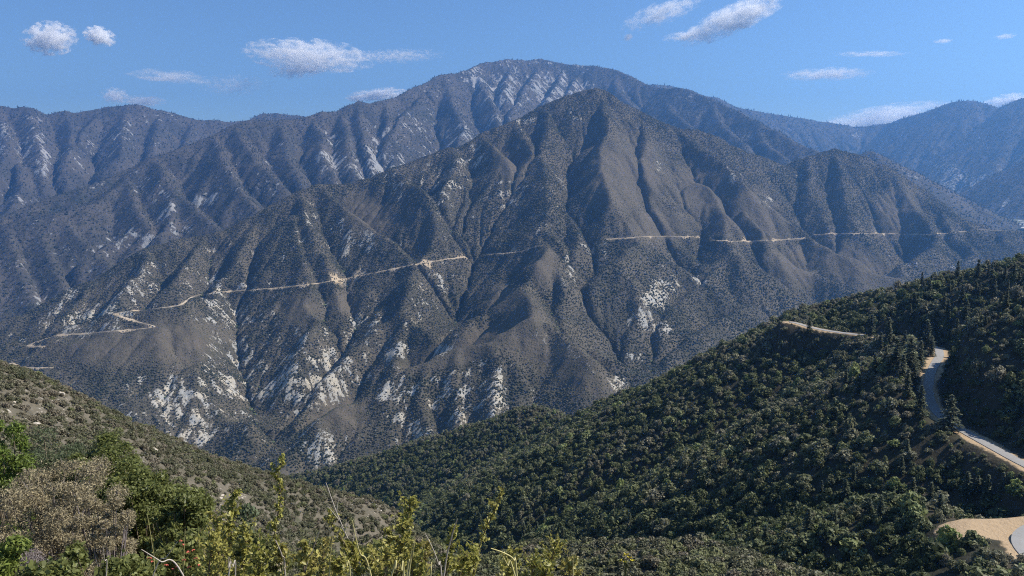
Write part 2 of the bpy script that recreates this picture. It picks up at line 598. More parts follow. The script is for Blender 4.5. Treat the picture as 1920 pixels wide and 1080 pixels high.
# ---- A : range on the far left;  C, D, J : hazy ranges on the far right
A_crest = [(-150, 190, 6300), (0, 198, 6500), (28, 201, 6520), (50, 197, 6550), (62, 198, 6560), (75, 206, 6570), (88, 212, 6600), (104, 208, 6620), (120, 205, 6650), (132, 210, 6680), (145, 209, 6700), (165, 207, 6750), (200, 198, 6850), (235, 193, 6900), (270, 196, 7000), (300, 203, 7050),
           (340, 214, 7150), (380, 222, 7250), (430, 228, 7350), (470, 222, 7600), (490, 213, 7700), (512, 209, 7800), (545, 213, 7800), (575, 217, 7800), (660, 245, 7700)]
cfA = crest_fn(A_crest)
A_sp = [(0.975, [(50, 198), (62, 240), (70, 290), (82, 330)]), (0.975, [(0, 198), (10, 250), (0, 320)]), (0.975, [(120, 206), (135, 250), (120, 300)]),
        (0.975, [(235, 194), (230, 240), (225, 290)]), (0.975, [(300, 203), (290, 250), (285, 280)]), (0.975, [(190, 200), (150, 250), (110, 300)]), (0.975, [(30, 300), (40, 350), (20, 390)]),
        (0.975, [(360, 219), (350, 250), (340, 270)])]
A = Layer(-6000, -1200, 4600, 8400, 25.0)
finish(A, [([pt(*c) for c in A_crest], 0.66)] + spurs(cfA, 0.55, A_sp, 0.8), 30, 300, 0.09, 5, 2, 0.03, 2, 21, amp=18, nscale=140, floor=lambda X, Y: -300 + 0 * X)

C_crest = [(1100, 175, 9000), (1225, 157, 9200), (1260, 161, 9250), (1290, 165, 9300), (1315, 175, 9300), (1345, 181, 9350), (1365, 190, 9400), (1400, 202, 9400), (1440, 208, 9500), (1500, 219, 9500), (1560, 229, 9500), (1600, 234, 9500), (1632, 235, 9450),
           (1645, 231, 9400), (1670, 230, 9350), (1690, 222, 9200), (1740, 205, 8800), (1770, 195, 8650), (1790, 189, 8500), (1815, 185, 8300), (1830, 186, 8300), (1850, 192, 8200), (1873, 203, 8200), (1895, 193, 8000), (1920, 181, 7800), (1990, 150, 7500), (2100, 120, 7300)]
cfC = crest_fn(C_crest)
C_sp = [(1.0, [(1815, 186), (1780, 230), (1745, 270), (1730, 310), (1750, 350), (1780, 380)]), (1.0, [(1850, 193), (1850, 240), (1830, 290), (1825, 340), (1840, 370)]),
        (1.0, [(1920, 182), (1890, 230), (1870, 280), (1850, 320)]), (1.0, [(1690, 223), (1660, 260), (1650, 300)]), (1.0, [(1560, 229), (1575, 260), (1600, 300)]), (1.0, [(1440, 208), (1460, 240), (1500, 270)]),
        (1.0, [(1620, 236), (1625, 265), (1610, 290)]), (1.0, [(1990, 155), (1960, 230), (1920, 290)]), (1.0, [(1345, 182), (1370, 215), (1400, 240)])]
C = Layer(1000, 6400, 5200, 10400, 30.0)
finish(C, [([pt(*c) for c in C_crest], 0.62)] + spurs(cfC, 0.5, C_sp, 0.75), 35, 350, 0.09, 5, 2, 0.03, 2, 31, amp=18, nscale=160, floor=lambda X, Y: -235 + 0 * X)

J_crest = [(1770, 402, 5700), (1806, 370, 5700), (1840, 345, 5680), (1881, 321, 5650), (1920, 306, 5600), (1980, 270, 5500), (2080, 200, 5400)]
cfJ = crest_fn(J_crest)
J_sp = [(1.0, [(1840, 346), (1855, 370), (1860, 400)]), (1.0, [(1920, 307), (1910, 345), (1885, 375), (1866, 405)]), (1.0, [(1990, 270), (1960, 340), (1930, 400)])]
J = Layer(2500, 4900, 4300, 6500, 24.0)
finish(J, [([pt(*c) for c in J_crest], 0.6)] + spurs(cfJ, 0.5, J_sp, 0.6), 20, 200, 0.06, 4, 2, 0.02, 2, 41, amp=10, nscale=100, floor=lambda X, Y: -235 + 0 * X)

# low hazy ridge peeping over the right shoulder of E
M_crest = [(1590, 330, 4700), (1615, 290, 4700), (1632, 281, 4700), (1660, 295, 4650), (1690, 320, 4600), (1740, 350, 4500), (1800, 385, 4400), (1860, 418, 4300)]
M = Layer(1700, 3400, 3900, 5300, 20.0)
finish(M, [([pt(*c) for c in M_crest], 0.55)], 20, 200, 0.05, 4, 2, 0.02, 2, 51, amp=9, nscale=90, floor=lambda X, Y: -260 + 0 * X)

# ---- G : the near dark hillside on the right
G_r = [
    ([(2250, 330, 420), (2100, 410, 425), (1920, 480, 432), (1870, 492, 446), (1800, 509, 462), (1740, 528, 480), (1680, 541, 500), (1590, 562, 525), (1530, 580, 520), (1500, 598, 490), (1470, 612, 505), (1400, 645, 540), (1350, 668, 570),
      (1300, 690, 600), (1200, 728, 660), (1150, 772, 720), (1110, 781, 760), (1060, 783, 800), (1035, 772, 820), (1010, 760, 830), (985, 764, 845), (960, 775, 860), (880, 798, 890), (800, 820, 930), (740, 842, 960), (640, 870, 1010), (560, 890, 1060), (520, 925, 1100)], 0.64),
    ([(2300, 380, 270), (2000, 520, 300), (1920, 575, 325), (1850, 625, 345), (1795, 664, 352), (1776, 684, 350)], 0.7),
    ([(1775, 752, 298), (1715, 755, 300), (1650, 775, 320), (1560, 812, 345), (1470, 860, 370), (1390, 905, 400), (1300, 960, 440), (1260, 1000, 460)], 0.8),
    ([(1350, 668, 570), (1340, 700, 570), (1280, 740, 600), (1190, 815, 650), (1090, 850, 700), (990, 885, 750), (930, 920, 780)], 0.85),
    ([(1450, 625, 515), (1440, 660, 505), (1370, 740, 530), (1280, 800, 560), (1180, 865, 600), (1080, 900, 640), (980, 938, 690)], 0.85),
    ([(1560, 610, 500), (1580, 660, 450), (1560, 700, 440), (1450, 785, 460), (1370, 835, 480), (1280, 875, 510), (1205, 925, 540), (1140, 965, 570)], 0.85),
    ([(1150, 772, 720), (1100, 810, 740), (1000, 840, 800), (900, 880, 850), (840, 920, 880)], 0.8),
    ([(960, 775, 860), (900, 830, 860), (820, 870, 890), (740, 900, 930)], 0.8),
    ([(800, 820, 930), (740, 865, 940), (680, 895, 960), (640, 930, 980)], 0.8),
    ([(1300, 690, 600), (1260, 760, 620), (1150, 830, 670)], 0.66),
    ([(1650, 545, 512), (1640, 590, 480), (1650, 625, 450)], 0.66),
    ([(1800, 510, 462), (1780, 560, 440), (1770, 620, 410)], 0.66),
    ([(1850, 625, 345), (1850, 700, 310), (1845, 780, 272)], 0.75),
    ([(1930, 575, 324), (1930, 700, 288), (1925, 810, 252)], 0.75),
    ([(2040, 510, 300), (2050, 700, 262), (2050, 830, 230)], 0.75),
    ([(2150, 1075, 125), (1990, 1050, 150), (1900, 1010, 172), (1862, 985, 184), (1800, 975, 190), (1750, 948, 200), (1660, 955, 215), (1560, 975, 240), (1450, 1000, 270), (1330, 1035, 300)], 0.6),
]
G = Layer(-420, 640, 110, 1190, 5.0)
def g_ridge(n, r, s):
    k = 0.972 if 4 < n < 14 else 1.0
    return [pt(a, b, d * (1 - (1 - k) * min(1.0, i / 2.0))) for i, (a, b, d) in enumerate(r)], (s * 1.12 if k < 1 else s)


finish(G, [g_ridge(n, r, s) for n, (r, s) in enumerate(G_r)], 5, 60, 0.05, 3, 2, 0.02, 2, 61, amp=2.2, nscale=28, floor=lambda X, Y: -300 - 0.25 * (Y - 690) * (Y > 690) - 0.12 * np.maximum(0, -X))

# ---- N : the slope the viewer stands on, running out to the left
def rbf(P, X, Y):
    P = np.array(P)
    sc = 100.0
    p = P[:, :2] / sc
    n = len(p)

    def phi(r2):
        return 0.5 * r2 * np.log(r2 + 1e-12)
    d2 = ((p[:, None] - p[None]) ** 2).sum(-1)
    Am = np.zeros((n + 3, n + 3))
    Am[:n, :n] = phi(d2) + 1e-4 * np.eye(n)
    Am[:n, n] = Am[n, :n] = 1
    Am[:n, n + 1:] = p
    Am[n + 1:, :n] = p.T
    w = np.linalg.solve(Am, np.concatenate([P[:, 2], [0, 0, 0]]))
    out = np.zeros(X.shape)
    x, y = X / sc, Y / sc
    for i in range(n):
        out += w[i] * phi((x - p[i, 0]) ** 2 + (y - p[i, 1]) ** 2)
    return out + w[n] + w[n + 1] * x + w[n + 2] * y


P = [(0, 0, -1.75), (-12, 0, -0.8), (12, 0, -3.5), (0, -25, 1), (-40, -10, 0), (30, -10, -8), (0, 3, -2.1), (-2, 6, -3.9), (2.5, 6, -4.4),
     (-4, 10, -6.2), (0, 12, -8.6), (5, 12, -9.5), (-10, 16, -8.6), (-6, 20, -12), (0, 26, -19), (12, 25, -21), (-15, 35, -19), (0, 45, -33), (25, 45, -36), (-20, 60, -33), (0, 80, -55), (40, 80, -60), (60, 50, -50),
     (-40, 30, -12), (-40, 50, -19), (-70, 60, -22), (90, 110, -76), (50, 120, -74), (0, 120, -74), (0, 160, -92), (60, 30, -34), (100, 70, -64)]
for px, py, d in [(0, 690, 170), (-150, 640, 165), (65, 708, 172), (130, 735, 175), (200, 765, 180), (280, 805, 185), (340, 835, 190), (420, 866, 195), (500, 890, 200), (560, 910, 205), (640, 935, 210), (700, 942, 216), (745, 966, 220), (790, 1010, 225),
                  (0, 770, 125), (0, 850, 75), (-150, 800, 75), (200, 850, 130), (200, 950, 75), (400, 950, 150), (400, 1010, 110), (520, 960, 170), (600, 1010, 180), (600, 1060, 140), (700, 1000, 195), (740, 1045, 190),
                  (880, 1070, 215), (1000, 1030, 220), (1150, 1040, 190), (1290, 1030, 185)]:
    P.append(pt(px, py, d))
for px, py, d, dd, dz in [(0, 690, 170, 60, 42), (-150, 640, 165, 60, 42), (200, 765, 180, 60, 42), (420, 866, 195, 60, 42), (640, 935, 210, 60, 45), (745, 966, 220, 60, 50), (880, 1070, 215, 60, 50), (1000, 1030, 220, 60, 55), (1290, 1030, 185, 60, 55),
                          (0, 690, 170, 160, 120), (420, 866, 195, 160, 120), (745, 966, 220, 150, 120), (1000, 1030, 220, 150, 130)]:
    x, y, z = pt(px, py, d)
    P.append((x * (d + dd) / d, d + dd, z - dz))
N = Layer(-240, 190, -30, 370, 2.0)
N.h = rbf(P, N.X, N.Y)
near = np.clip((np.hypot(N.X, N.Y) - 12) / 60, 0, 1)
N.h += near * 1.6 * fbm(N.X / 22, N.Y / 22, 71, 4)
N.refine(2)
N.h += np.clip((np.hypot(N.X, N.Y) - 8) / 30, 0, 1) * 0.35 * fbm(N.X / 4, N.Y / 4, 75, 3)
gy, gx = np.gradient(N.h, N.res)
N.slope = np.hypot(gx, gy); N.gx, N.gy = gx, gy; N.conv = N.h - smooth(N.h, 8)
N.A = np.full(N.h.shape, 1.0)
# ------------------------------------------------------------------ roads: bench them into the slopes
def road_mesh(name, paths, half, lift, mat, kind='structure'):
    V, Fc = [], []
    hs_ = half if isinstance(half, tuple) else (half,) * len(paths)
    for p, half in zip(paths, hs_):
        t = np.gradient(p[:, :2], axis=0)
        t /= np.linalg.norm(t, axis=1)[:, None] + 1e-9
        nrm = np.stack([-t[:, 1], t[:, 0]], 1)
        b = len(V)
        for q, n in zip(p, nrm):
            for s, dz in ((-1, -0.5), (-0.97, 0), (0, 0.05), (0.97, 0), (1, -0.5)):
                V.append((q[0] + n[0] * s * half, q[1] + n[1] * s * half, q[2] + lift + dz))
        for i in range(len(p) - 1):
            for k in range(4):
                a = b + i * 5 + k
                Fc.append((a, a + 1, a + 6, a + 5))
    o = new_obj(name, V, Fc, mat)
    return tag(o, kind=kind)


E_road_px = [
    [(8, 688), (20, 682), (26, 676), (24, 684), (40, 690), (75, 690), (106, 690)],
    [(80, 650), (45, 650), (60, 644), (90, 633), (115, 628), (160, 626), (200, 622), (250, 618), (296, 614), (285, 610), (270, 607), (245, 600), (228, 594), (211, 588)],
    [(211, 588), (250, 583), (300, 578), (340, 573), (348, 566), (356, 558), (372, 553), (400, 549), (440, 546), (480, 543), (520, 540), (560, 536), (600, 531), (640, 524), (680, 516), (720, 508), (760, 499), (800, 492), (840, 486), (876, 482)],
    [(905, 478), (940, 475), (975, 472), (990, 467), (1000, 463), (1022, 459)],
    [(1140, 449), (1180, 446), (1210, 444), (1240, 443), (1280, 444), (1314, 445)],
    [(1335, 450), (1360, 452), (1390, 453), (1420, 452), (1450, 451), (1480, 449), (1515, 446)],
    [(1530, 440), (1570, 438), (1620, 438), (1660, 438), (1700, 439), (1740, 440), (1780, 437), (1816, 433)],
    [(1836, 431), (1870, 432), (1912, 434)],
]
E_paths = []
for line in E_road_px:
    pp = []
    for (ax, ay), (bx, by) in zip(line[:-1], line[1:]):
        n = max(2, int(math.hypot(bx - ax, by - ay) / 4))
        for k in range(n):
            hh = hit(E, ax + (bx - ax) * k / n, ay + (by - ay) * k / n, 1700, 3400, 1700)
            if hh:
                pp.append(hh)
    if len(pp) > 4:
        pp = smooth_path(np.array(pp), 3)
        E_paths.append(smooth_path(resample(pp, 5.0), 4))
E_rd = np.full(E.h.shape, 1e9)
for p in E_paths:
    E_rd = np.minimum(E_rd, carve_road(E, p, 4.0, 12.0))

G_road = [[(1480, 604, 476), (1488, 602, 478), (1500, 608, 474), (1520, 616, 468), (1560, 622, 458), (1600, 627, 449), (1640, 631, 441), (1700, 637, 428), (1745, 645, 412), (1766, 656, 394), (1766, 666, 376), (1752, 682, 352), (1742, 702, 336),
           (1737, 727, 319), (1742, 755, 301), (1754, 775, 288), (1780, 795, 273), (1820, 816, 258), (1860, 838, 246), (1905, 864, 234), (1960, 893, 221), (2050, 930, 206), (2160, 970, 192)],
          [(2200, 950, 190), (2060, 962, 186), (1990, 972, 184), (1937, 985, 180), (1908, 1000, 176), (1904, 1020, 171), (1930, 1050, 162), (1990, 1090, 152), (2100, 1130, 145)]]
G_paths = [smooth_path(resample(smooth_path(np.array([pt(*c) for c in r]), 1), 2.0), 4) for r in G_road]
G_rd = np.full(G.h.shape, 1e9)
for p in G_paths:
    G_rd = np.minimum(G_rd, carve_road(G, p, 4.6, 9.0))
# the gravel turnout at the outside of the bend
tx, ty, tz = pt(1862, 985, 183)
dT = np.hypot((G.X - tx) / 12.5, (G.Y - ty + 1) / 7.5) + 0.14 * fbm(G.X / 7, G.Y / 7, 88, 2)
wT = np.clip(1.5 - dT, 0, 1)
G.h = G.h * (1 - wT) + tz * wT
for L in (E, G):
    gy, gx = np.gradient(L.h, L.res)
    L.slope = np.hypot(gx, gy)

# ------------------------------------------------------------------ what covers the slopes
E_rock_b = [(430, 690, 60, 110, 0, 0.8), (330, 770, 85, 45, -20, 1), (360, 800, 60, 40, 0, 0.9), (520, 725, 55, 22, -38, 1), (600, 692, 60, 24, -42, 1), (640, 715, 22, 60, 10, 1), (545, 680, 22, 35, 30, .9), (590, 640, 40, 30, -30, .6), (470, 590, 25, 60, 0, .6),
            (408, 520, 18, 50, 10, .9), (400, 580, 20, 50, -10, .7), (750, 655, 34, 30, 0, .8), (690, 600, 40, 25, -20, .7), (820, 655, 40, 14, -10, .8), (970, 375, 50, 45, 30, .6), (1020, 410, 30, 45, 20, .6), (880, 300, 35, 45, 10, .6), (830, 340, 30, 50, 15, .5),
            (1235, 550, 26, 55, 42, 1), (1200, 600, 22, 30, 30, .8), (1190, 672, 26, 16, 0, .9), (1245, 615, 25, 20, 30, .7), (1320, 525, 25, 12, 30, .9), (820, 530, 30, 22, 0, .7), (790, 560, 15, 35, 0, .5), (985, 228, 25, 12, 10, .8), (1075, 214, 18, 7, 30, .9), (1232, 312, 9, 14, -20, .9),
            (745, 750, 45, 45, 40, .7), (850, 745, 40, 50, 0, .7), (920, 730, 28, 60, 0, .75), (960, 790, 40, 20, 0, .8), (780, 790, 35, 30, 30, .7), (180, 600, 90, 38, -15, .8), (250, 520, 50, 30, 0, .5), (120, 570, 40, 30, 0, .4), (600, 830, 40, 50, 0, .6), (600, 700, 90, 50, -40, .5),
            (720, 620, 18, 30, 0, .6), (560, 440, 20, 40, 30, .5), (640, 440, 25, 40, -30, .55), (690, 450, 20, 30, -30, .5), (730, 340, 40, 25, 20, .5), (1370, 330, 20, 30, -40, .5), (1440, 380, 14, 14, 0, .7), (1500, 335, 8, 25, 0, .7), (1645, 425, 12, 16, 0, .5), (1780, 505, 20, 12, -30, .8), (1720, 480, 40, 18, -20, .4),
            (1610, 590, 25, 20, 0, .6), (1500, 590, 20, 20, 0, .6), (1160, 720, 16, 20, 0, .7), (1010, 630, 40, 12, 40, .5), (1070, 660, 30, 14, 40, .6), (1110, 695, 20, 10, 40, .6), (480, 640, 60, 80, 0, .45), (1060, 500, 14, 30, 0, .5), (1100, 470, 30, 20, 0, .4)]
E_brown = [(870, 648, 140, 24, -17), (985, 600, 50, 26, 10), (1060, 690, 90, 34, 38), (330, 640, 110, 45, 0), (200, 650, 110, 40, 0), (960, 560, 60, 30, 15), (990, 640, 60, 40, 20), (1080, 690, 80, 40, 35), (870, 660, 100, 22, -15), (1180, 330, 90, 80, 30), (1330, 370, 100, 60, 30), (1230, 420, 70, 40, 0), (1420, 400, 80, 40, 40), (1600, 500, 100, 40, 20), (690, 400, 50, 40, 40),
           (960, 300, 40, 40, 40), (1020, 500, 30, 40, 0), (560, 580, 40, 30, 0), (650, 570, 30, 25, 0), (1490, 500, 60, 40, 30), (640, 780, 60, 40, -20), (1680, 400, 40, 60, 40)]
blobE, brownE = blobs(E, E_rock_b), blobs(E, E_brown)
nzE = fbm(E.X / 90, E.Y / 90, 91, 4)
stE = 0.62 * streaks(E, 5, 91) + 1.9 * fbm(E.X / 38, E.Y / 38 + 0.02 * E.h, 96, 5)
stE2 = streaks(E, 4, 92)
blobW = np.clip(blobs(E, [(b[0], b[1], b[2] * 1.9, b[3] * 1.9) + tuple(b[4:5] or (0,)) + (0.9,) for b in E_rock_b]), 0, 1)
rockE = 0.13 * blobW * np.clip(stE + 0.3, -0.5, 2.5) + blobE * (0.43 + 0.14 * stE + 0.08 * stE2) + 0.20 * np.clip(stE - 0.9, 0, 2) + 0.24 * np.clip(E.slope - 0.66, 0, 0.6) + 0.08 * nzE - 0.25 * brownE * (blobE < 0.4) + 0.02
PXE, PYE, _ = proj(E.X, E.Y, E.h)
rockE += np.clip((1120 - PXE) / 200, 0, 1) * (0.11 + 0.08 * np.clip((PYE - 560) / 120, 0, 1)) * np.clip(stE, -0.5, 2.2) * (1 - brownE)
E.h += (0.9 + 2.2 * np.clip(blobE, 0, 1)) * smooth(stE, 1) * np.clip(E_rd / 15 - 0.4, 0, 1) * (1 - 0.7 * brownE)
rdn = fbm(E.X / 35, E.Y / 35, 93, 2)
dirtE = np.clip(1.15 - E_rd / ((6.0 + 22 * np.clip(rdn + 0.05, 0, 1)) * np.interp(PXE, [300, 520, 700, 880, 940, 1100, 1400, 1500], [0.9, 1.2, 1.8, 1.8, 1.6, 0.7, 1.0, 0.8])), 0, 1) * 0.9
greenE = np.clip((E.A - 3.9) * 0.5, 0, 1) * np.clip(-E.conv * 0.12 + 0.35, 0, 1) + 0.12 * fbm(E.X / 150, E.Y / 150, 95, 3) - 0.3 * brownE
m_E = terrain_mat('chaparral_slope', (0.128, 0.110, 0.082), (0.086, 0.078, 0.058), (0.040, 0.044, 0.028), (0.42, 0.375, 0.295), (0.33, 0.32, 0.29), 0.15, 0.17, 3.0)
grid_obj('mountain', E, m_E, dict(rock=rockE, dirt=dirtE, green=greenE, brown=np.clip(brownE * (1 - 1.6 * np.clip(blobE - 0.2, 0, 1)) * (0.8 + 0.5 * fbm(E.X / 50, E.Y / 50, 99, 3)), 0, 1)))

B_rock_b = [(960, 150, 70, 55, 0, .62), (1030, 165, 45, 50, 30, .75), (905, 165, 25, 60, -30, .6), (940, 220, 25, 40, 0, .5), (700, 300, 100, 50, 0, .8), (615, 310, 25, 40, 0, .9), (690, 330, 30, 16, 0, 1), (620, 255, 8, 50, -32, .9), (535, 290, 8, 40, -30, .6), (760, 270, 80, 60, 0, .5), (860, 260, 40, 50, 0, .45),
            (183, 345, 30, 16, -10, .95), (235, 452, 50, 24, -10, .95), (310, 365, 8, 45, -40, .8), (385, 380, 30, 18, -30, .7), (350, 432, 20, 14, 0, .8), (270, 350, 20, 40, -30, .6), (330, 420, 60, 40, 0, .45), (110, 460, 25, 20, 0, .5), (480, 345, 50, 25, 0, .35), (170, 500, 40, 40, 0, .4), (60, 560, 60, 30, 0, .5), (1380, 260, 40, 20, 0, .35), (1080, 160, 40, 40, 0, .5)]
blobB = blobs(B, B_rock_b)
nzB = fbm(B.X / 160, B.Y / 160, 101, 4)
hiB = np.clip((B.h - 250) / 900, 0, 1)
stB = 0.7 * streaks(B, 6, 93) + 1.5 * fbm(B.X / 110, B.Y / 110, 97, 5)
B.h += (2.0 + 4.0 * np.clip(blobB, 0, 1)) * smooth(stB, 1)
rockB = blobB * (0.40 + 0.20 * stB) + 0.22 * np.clip(stB - 0.45, 0, 2) + 0.25 * np.clip(B.slope - 0.6, 0, 0.6) + 0.12 * nzB + 0.10 * hiB + np.clip(B.A - 4.2, 0, 1.2) * 0.10 * hiB + 0.05
greenB = 0.2 * fbm(B.X / 300, B.Y / 300, 105, 3) + 0.35
m_B = terrain_mat('rocky_slope', (0.100, 0.088, 0.074), (0.070, 0.066, 0.058), (0.040, 0.046, 0.036), (0.31, 0.295, 0.275), (0.26, 0.26, 0.25), 0.06, 0.04, 8.0)
grid_obj('mountain', B, m_B, dict(rock=rockB, dirt=0 * rockB, green=greenB))
A_b = [(80, 310, 14, 35, 0, .8), (5, 260, 14, 50, 0, .7), (60, 250, 30, 50, 0, .45), (225, 250, 30, 30, 0, .5), (10, 360, 40, 25, 0, .5), (290, 215, 30, 20, 0, .4), (285, 270, 20, 20, 0, .4), (150, 280, 30, 40, 0, .35)]
stA = 0.7 * streaks(A, 5, 94) + 1.5 * fbm(A.X / 130, A.Y / 130, 98, 5)
A.h += 4.0 * smooth(stA, 1)
rockA = blobs(A, A_b) * (0.45 + 0.16 * stA) + 0.2 * np.clip(stA - 0.5, 0, 2) + 0.22 * np.clip(A.slope - 0.6, 0, 0.6) + 0.12 * fbm(A.X / 160, A.Y / 160, 111, 4) + 0.08
grid_obj('mountain', A, m_B, dict(rock=rockA, dirt=0 * rockA, green=0.3 + 0 * rockA))
C_b = [(1790, 340, 50, 40, 20, .75), (1840, 350, 40, 30, 0, .8), (1800, 372, 30, 14, -20, 1.1), (1870, 320, 14, 12, 0, .7), (1760, 300, 30, 30, 0, .5), (1840, 265, 20, 10, 20, .6), (1605, 250, 14, 10, 0, .6), (1480, 240, 20, 20, 0, .4)]
for L, bl, nm in ((C, C_b, 'hills'), (J, [(1885, 385, 4, 30, 40, 1.0)], 'hills'), (M, [(1700, 330, 30, 14, 30, .5)], 'hills')):
    rk = 0.62 * blobs(L, bl) + 0.1 * fbm(L.X / 160, L.Y / 160, 113, 4) + 0.10
    grid_obj(nm, L, m_B, dict(rock=rk, dirt=0 * rk, green=0.35 + 0 * rk))

dirtG = np.maximum(np.clip(1.2 - G_rd / 5.6 + 0.3 * fbm(G.X / 9, G.Y / 9, 89, 2), 0, 1), np.clip((1.22 - dT) * 3, 0, 1))
rockG = 0.12 + 0.15 * fbm(G.X / 30, G.Y / 30, 121, 3)
m_G = terrain_mat('scrub_slope', (0.060, 0.053, 0.038), (0.044, 0.043, 0.029), (0.036, 0.044, 0.022), (0.30, 0.25, 0.20), (0.26, 0.23, 0.19), 0.5, 0.2, 0.5, dirt=(0.36, 0.265, 0.165))
grid_obj('hillside', G, m_G, dict(rock=rockG, dirt=dirtG, green=0.3 + 0.3 * fbm(G.X / 60, G.Y / 60, 125, 3)))
m_N = terrain_mat('stony_slope', (0.150, 0.130, 0.098), (0.110, 0.098, 0.070), (0.085, 0.085, 0.055), (0.46, 0.40, 0.33), (0.40, 0.37, 0.32), 1.4, 0.6, 0.15)
bareN = blobs(N, [(60, 770, 120, 60), (250, 850, 50, 30, 30), (430, 930, 60, 26, 20), (680, 950, 60, 20, 20), (420, 980, 50, 20)])
grid_obj('slope', N, m_N, dict(rock=0.12 + 0.22 * bareN + 0.15 * fbm(N.X / 9, N.Y / 9, 131, 3), dirt=0 * N.h, green=0.45 - 0.45 * bareN + 0.4 * fbm(N.X / 14, N.Y / 14, 133, 3)))

# valley ground under everything, and the dry river bed far to the right
m_gr, nt_, b_ = mat_new('valley_ground')
cc = noise(nt_, nd(nt_, 'ShaderNodeTexCoord').outputs['Object'], 0.01, 5)
nt_.links.new(mixc(nt_, cc, (0.06, 0.055, 0.04), (0.13, 0.11, 0.085)), b_.inputs['Base Color'])
gx_ = np.linspace(-11500, 11500, 47)
gy_ = np.linspace(-600, 11400, 33)
GX, GY = np.meshgrid(gx_, gy_)
GZ = -700 + 30 * fbm(GX / 900, GY / 900, 5, 3)
ii = np.arange(GX.size).reshape(GX.shape)
tag(new_obj('ground', np.stack([GX.ravel(), GY.ravel(), GZ.ravel()], 1), np.stack([ii[:-1, :-1].ravel(), ii[:-1, 1:].ravel(), ii[1:, 1:].ravel(), ii[1:, :-1].ravel()], 1), m_gr, smooth_sh=True), kind='structure')
# river floor: a gently falling fan from the foot of the far range to the canyon
m_rv, nt_, b_ = mat_new('river_bed', 0.9)
oc = nd(nt_, 'ShaderNodeTexCoord').outputs['Object']
rn_ = noise(nt_, oc, 0.012, 6, 0.65, (1.6, 0.5, 1))
nt_.links.new(mixc(nt_, sstep(nt_, rn_, 0.47, 0.6), (0.09, 0.095, 0.06), (0.50, 0.49, 0.47)), b_.inputs['Base Color'])
RX, RY = np.meshgrid(np.linspace(2350, 4700, 90), np.linspace(4150, 8200, 130))
c0 = pt(1905, 425, 4300); c1 = pt(1815, 377, 7400)
RZ = c0[2] + (RY - c0[1]) * (c1[2] - c0[2]) / (c1[1] - c0[1]) + 9 * fbm(RX / 160, RY / 160, 8, 3)
ii = np.arange(RX.size).reshape(RX.shape)
tag(new_obj('river_bed', np.stack([RX.ravel(), RY.ravel(), RZ.ravel()], 1), np.stack([ii[:-1, :-1].ravel(), ii[:-1, 1:].ravel(), ii[1:, 1:].ravel(), ii[1:, :-1].ravel()], 1), m_rv, smooth_sh=True), kind='structure')

# roads proper
m_dr, nt_, b_ = mat_new('dirt_track', 0.95)
n_ = noise(nt_, nd(nt_, 'ShaderNodeTexCoord').outputs['Object'], 0.06, 4)
nt_.links.new(mixc(nt_, sstep(nt_, noise(nt_, nd(nt_, 'ShaderNodeTexCoord').outputs['Object'], 0.014, 4), 0.36, 0.55), (0.20, 0.165, 0.12), (0.50, 0.41, 0.29)), b_.inputs['Base Color'])
road_mesh('dirt_road', E_paths, (2.3, 2.3, 3.2, 3.2, 2.0, 2.2, 1.8, 2.0), 0.5, m_dr)
m_as, nt_, b_ = mat_new('old_asphalt', 0.85)
oc = nd(nt_, 'ShaderNodeTexCoord').outputs['Object']
n_ = noise(nt_, oc, 0.5, 5, 0.6)
nt_.links.new(mixc(nt_, n_, (0.20, 0.195, 0.185), (0.30, 0.29, 0.275)), b_.inputs['Base Color'])
road_mesh('road', G_paths, 1.9, 0.18, m_as)

# air
hb = bpy.data.meshes.new('haze')
X0, X1, Y0, Y1, Z0, Z1 = -11800, 11800, -800, 11800, -760, 1330
hb.from_pydata([(x, y, z) for z in (Z0, Z1) for y in (Y0, Y1) for x in (X0, X1)], [],
               [(0, 2, 3, 1), (4, 5, 7, 6), (0, 1, 5, 4), (2, 6, 7, 3), (0, 4, 6, 2), (1, 3, 7, 5)])
m_h = bpy.data.materials.new('air_haze')
m_h.use_nodes = True
nt_ = m_h.node_tree
nt_.nodes.remove(nt_.nodes['Principled BSDF'])
pv = nt_.nodes.new('ShaderNodeVolumePrincipled')
pv.inputs['Color'].default_value = (0.22, 0.52, 1.0, 1)
pv.inputs['Density'].default_value = 7.3e-5
pv.inputs['Anisotropy'].default_value = 0.62
nt_.links.new(pv.outputs[0], nt_.nodes['Material Output'].inputs['Volume'])
hb.materials.append(m_h)
ho = bpy.data.objects.new('haze', hb)
COL.objects.link(ho)
tag(ho, kind='stuff')
# ------------------------------------------------------------------ plants: building blocks
PR = np.random.default_rng(23)


def unit(v):
    return v / (np.linalg.norm(v, axis=1)[:, None] + 1e-9)


def quads(pos, nrm, up, sx, sy):
    """leaf faces: centre, normal, long direction, half sizes"""
    t = unit(up - nrm * (up * nrm).sum(1)[:, None])
    b = np.cross(nrm, t)
    sx, sy = np.asarray(sx)[:, None], np.asarray(sy)[:, None]
    v = np.stack([pos - t * sy, pos + b * sx, pos + t * sy, pos - b * sx], 1)
    return v.reshape(-1, 3), np.arange(len(pos) * 4).reshape(-1, 4)


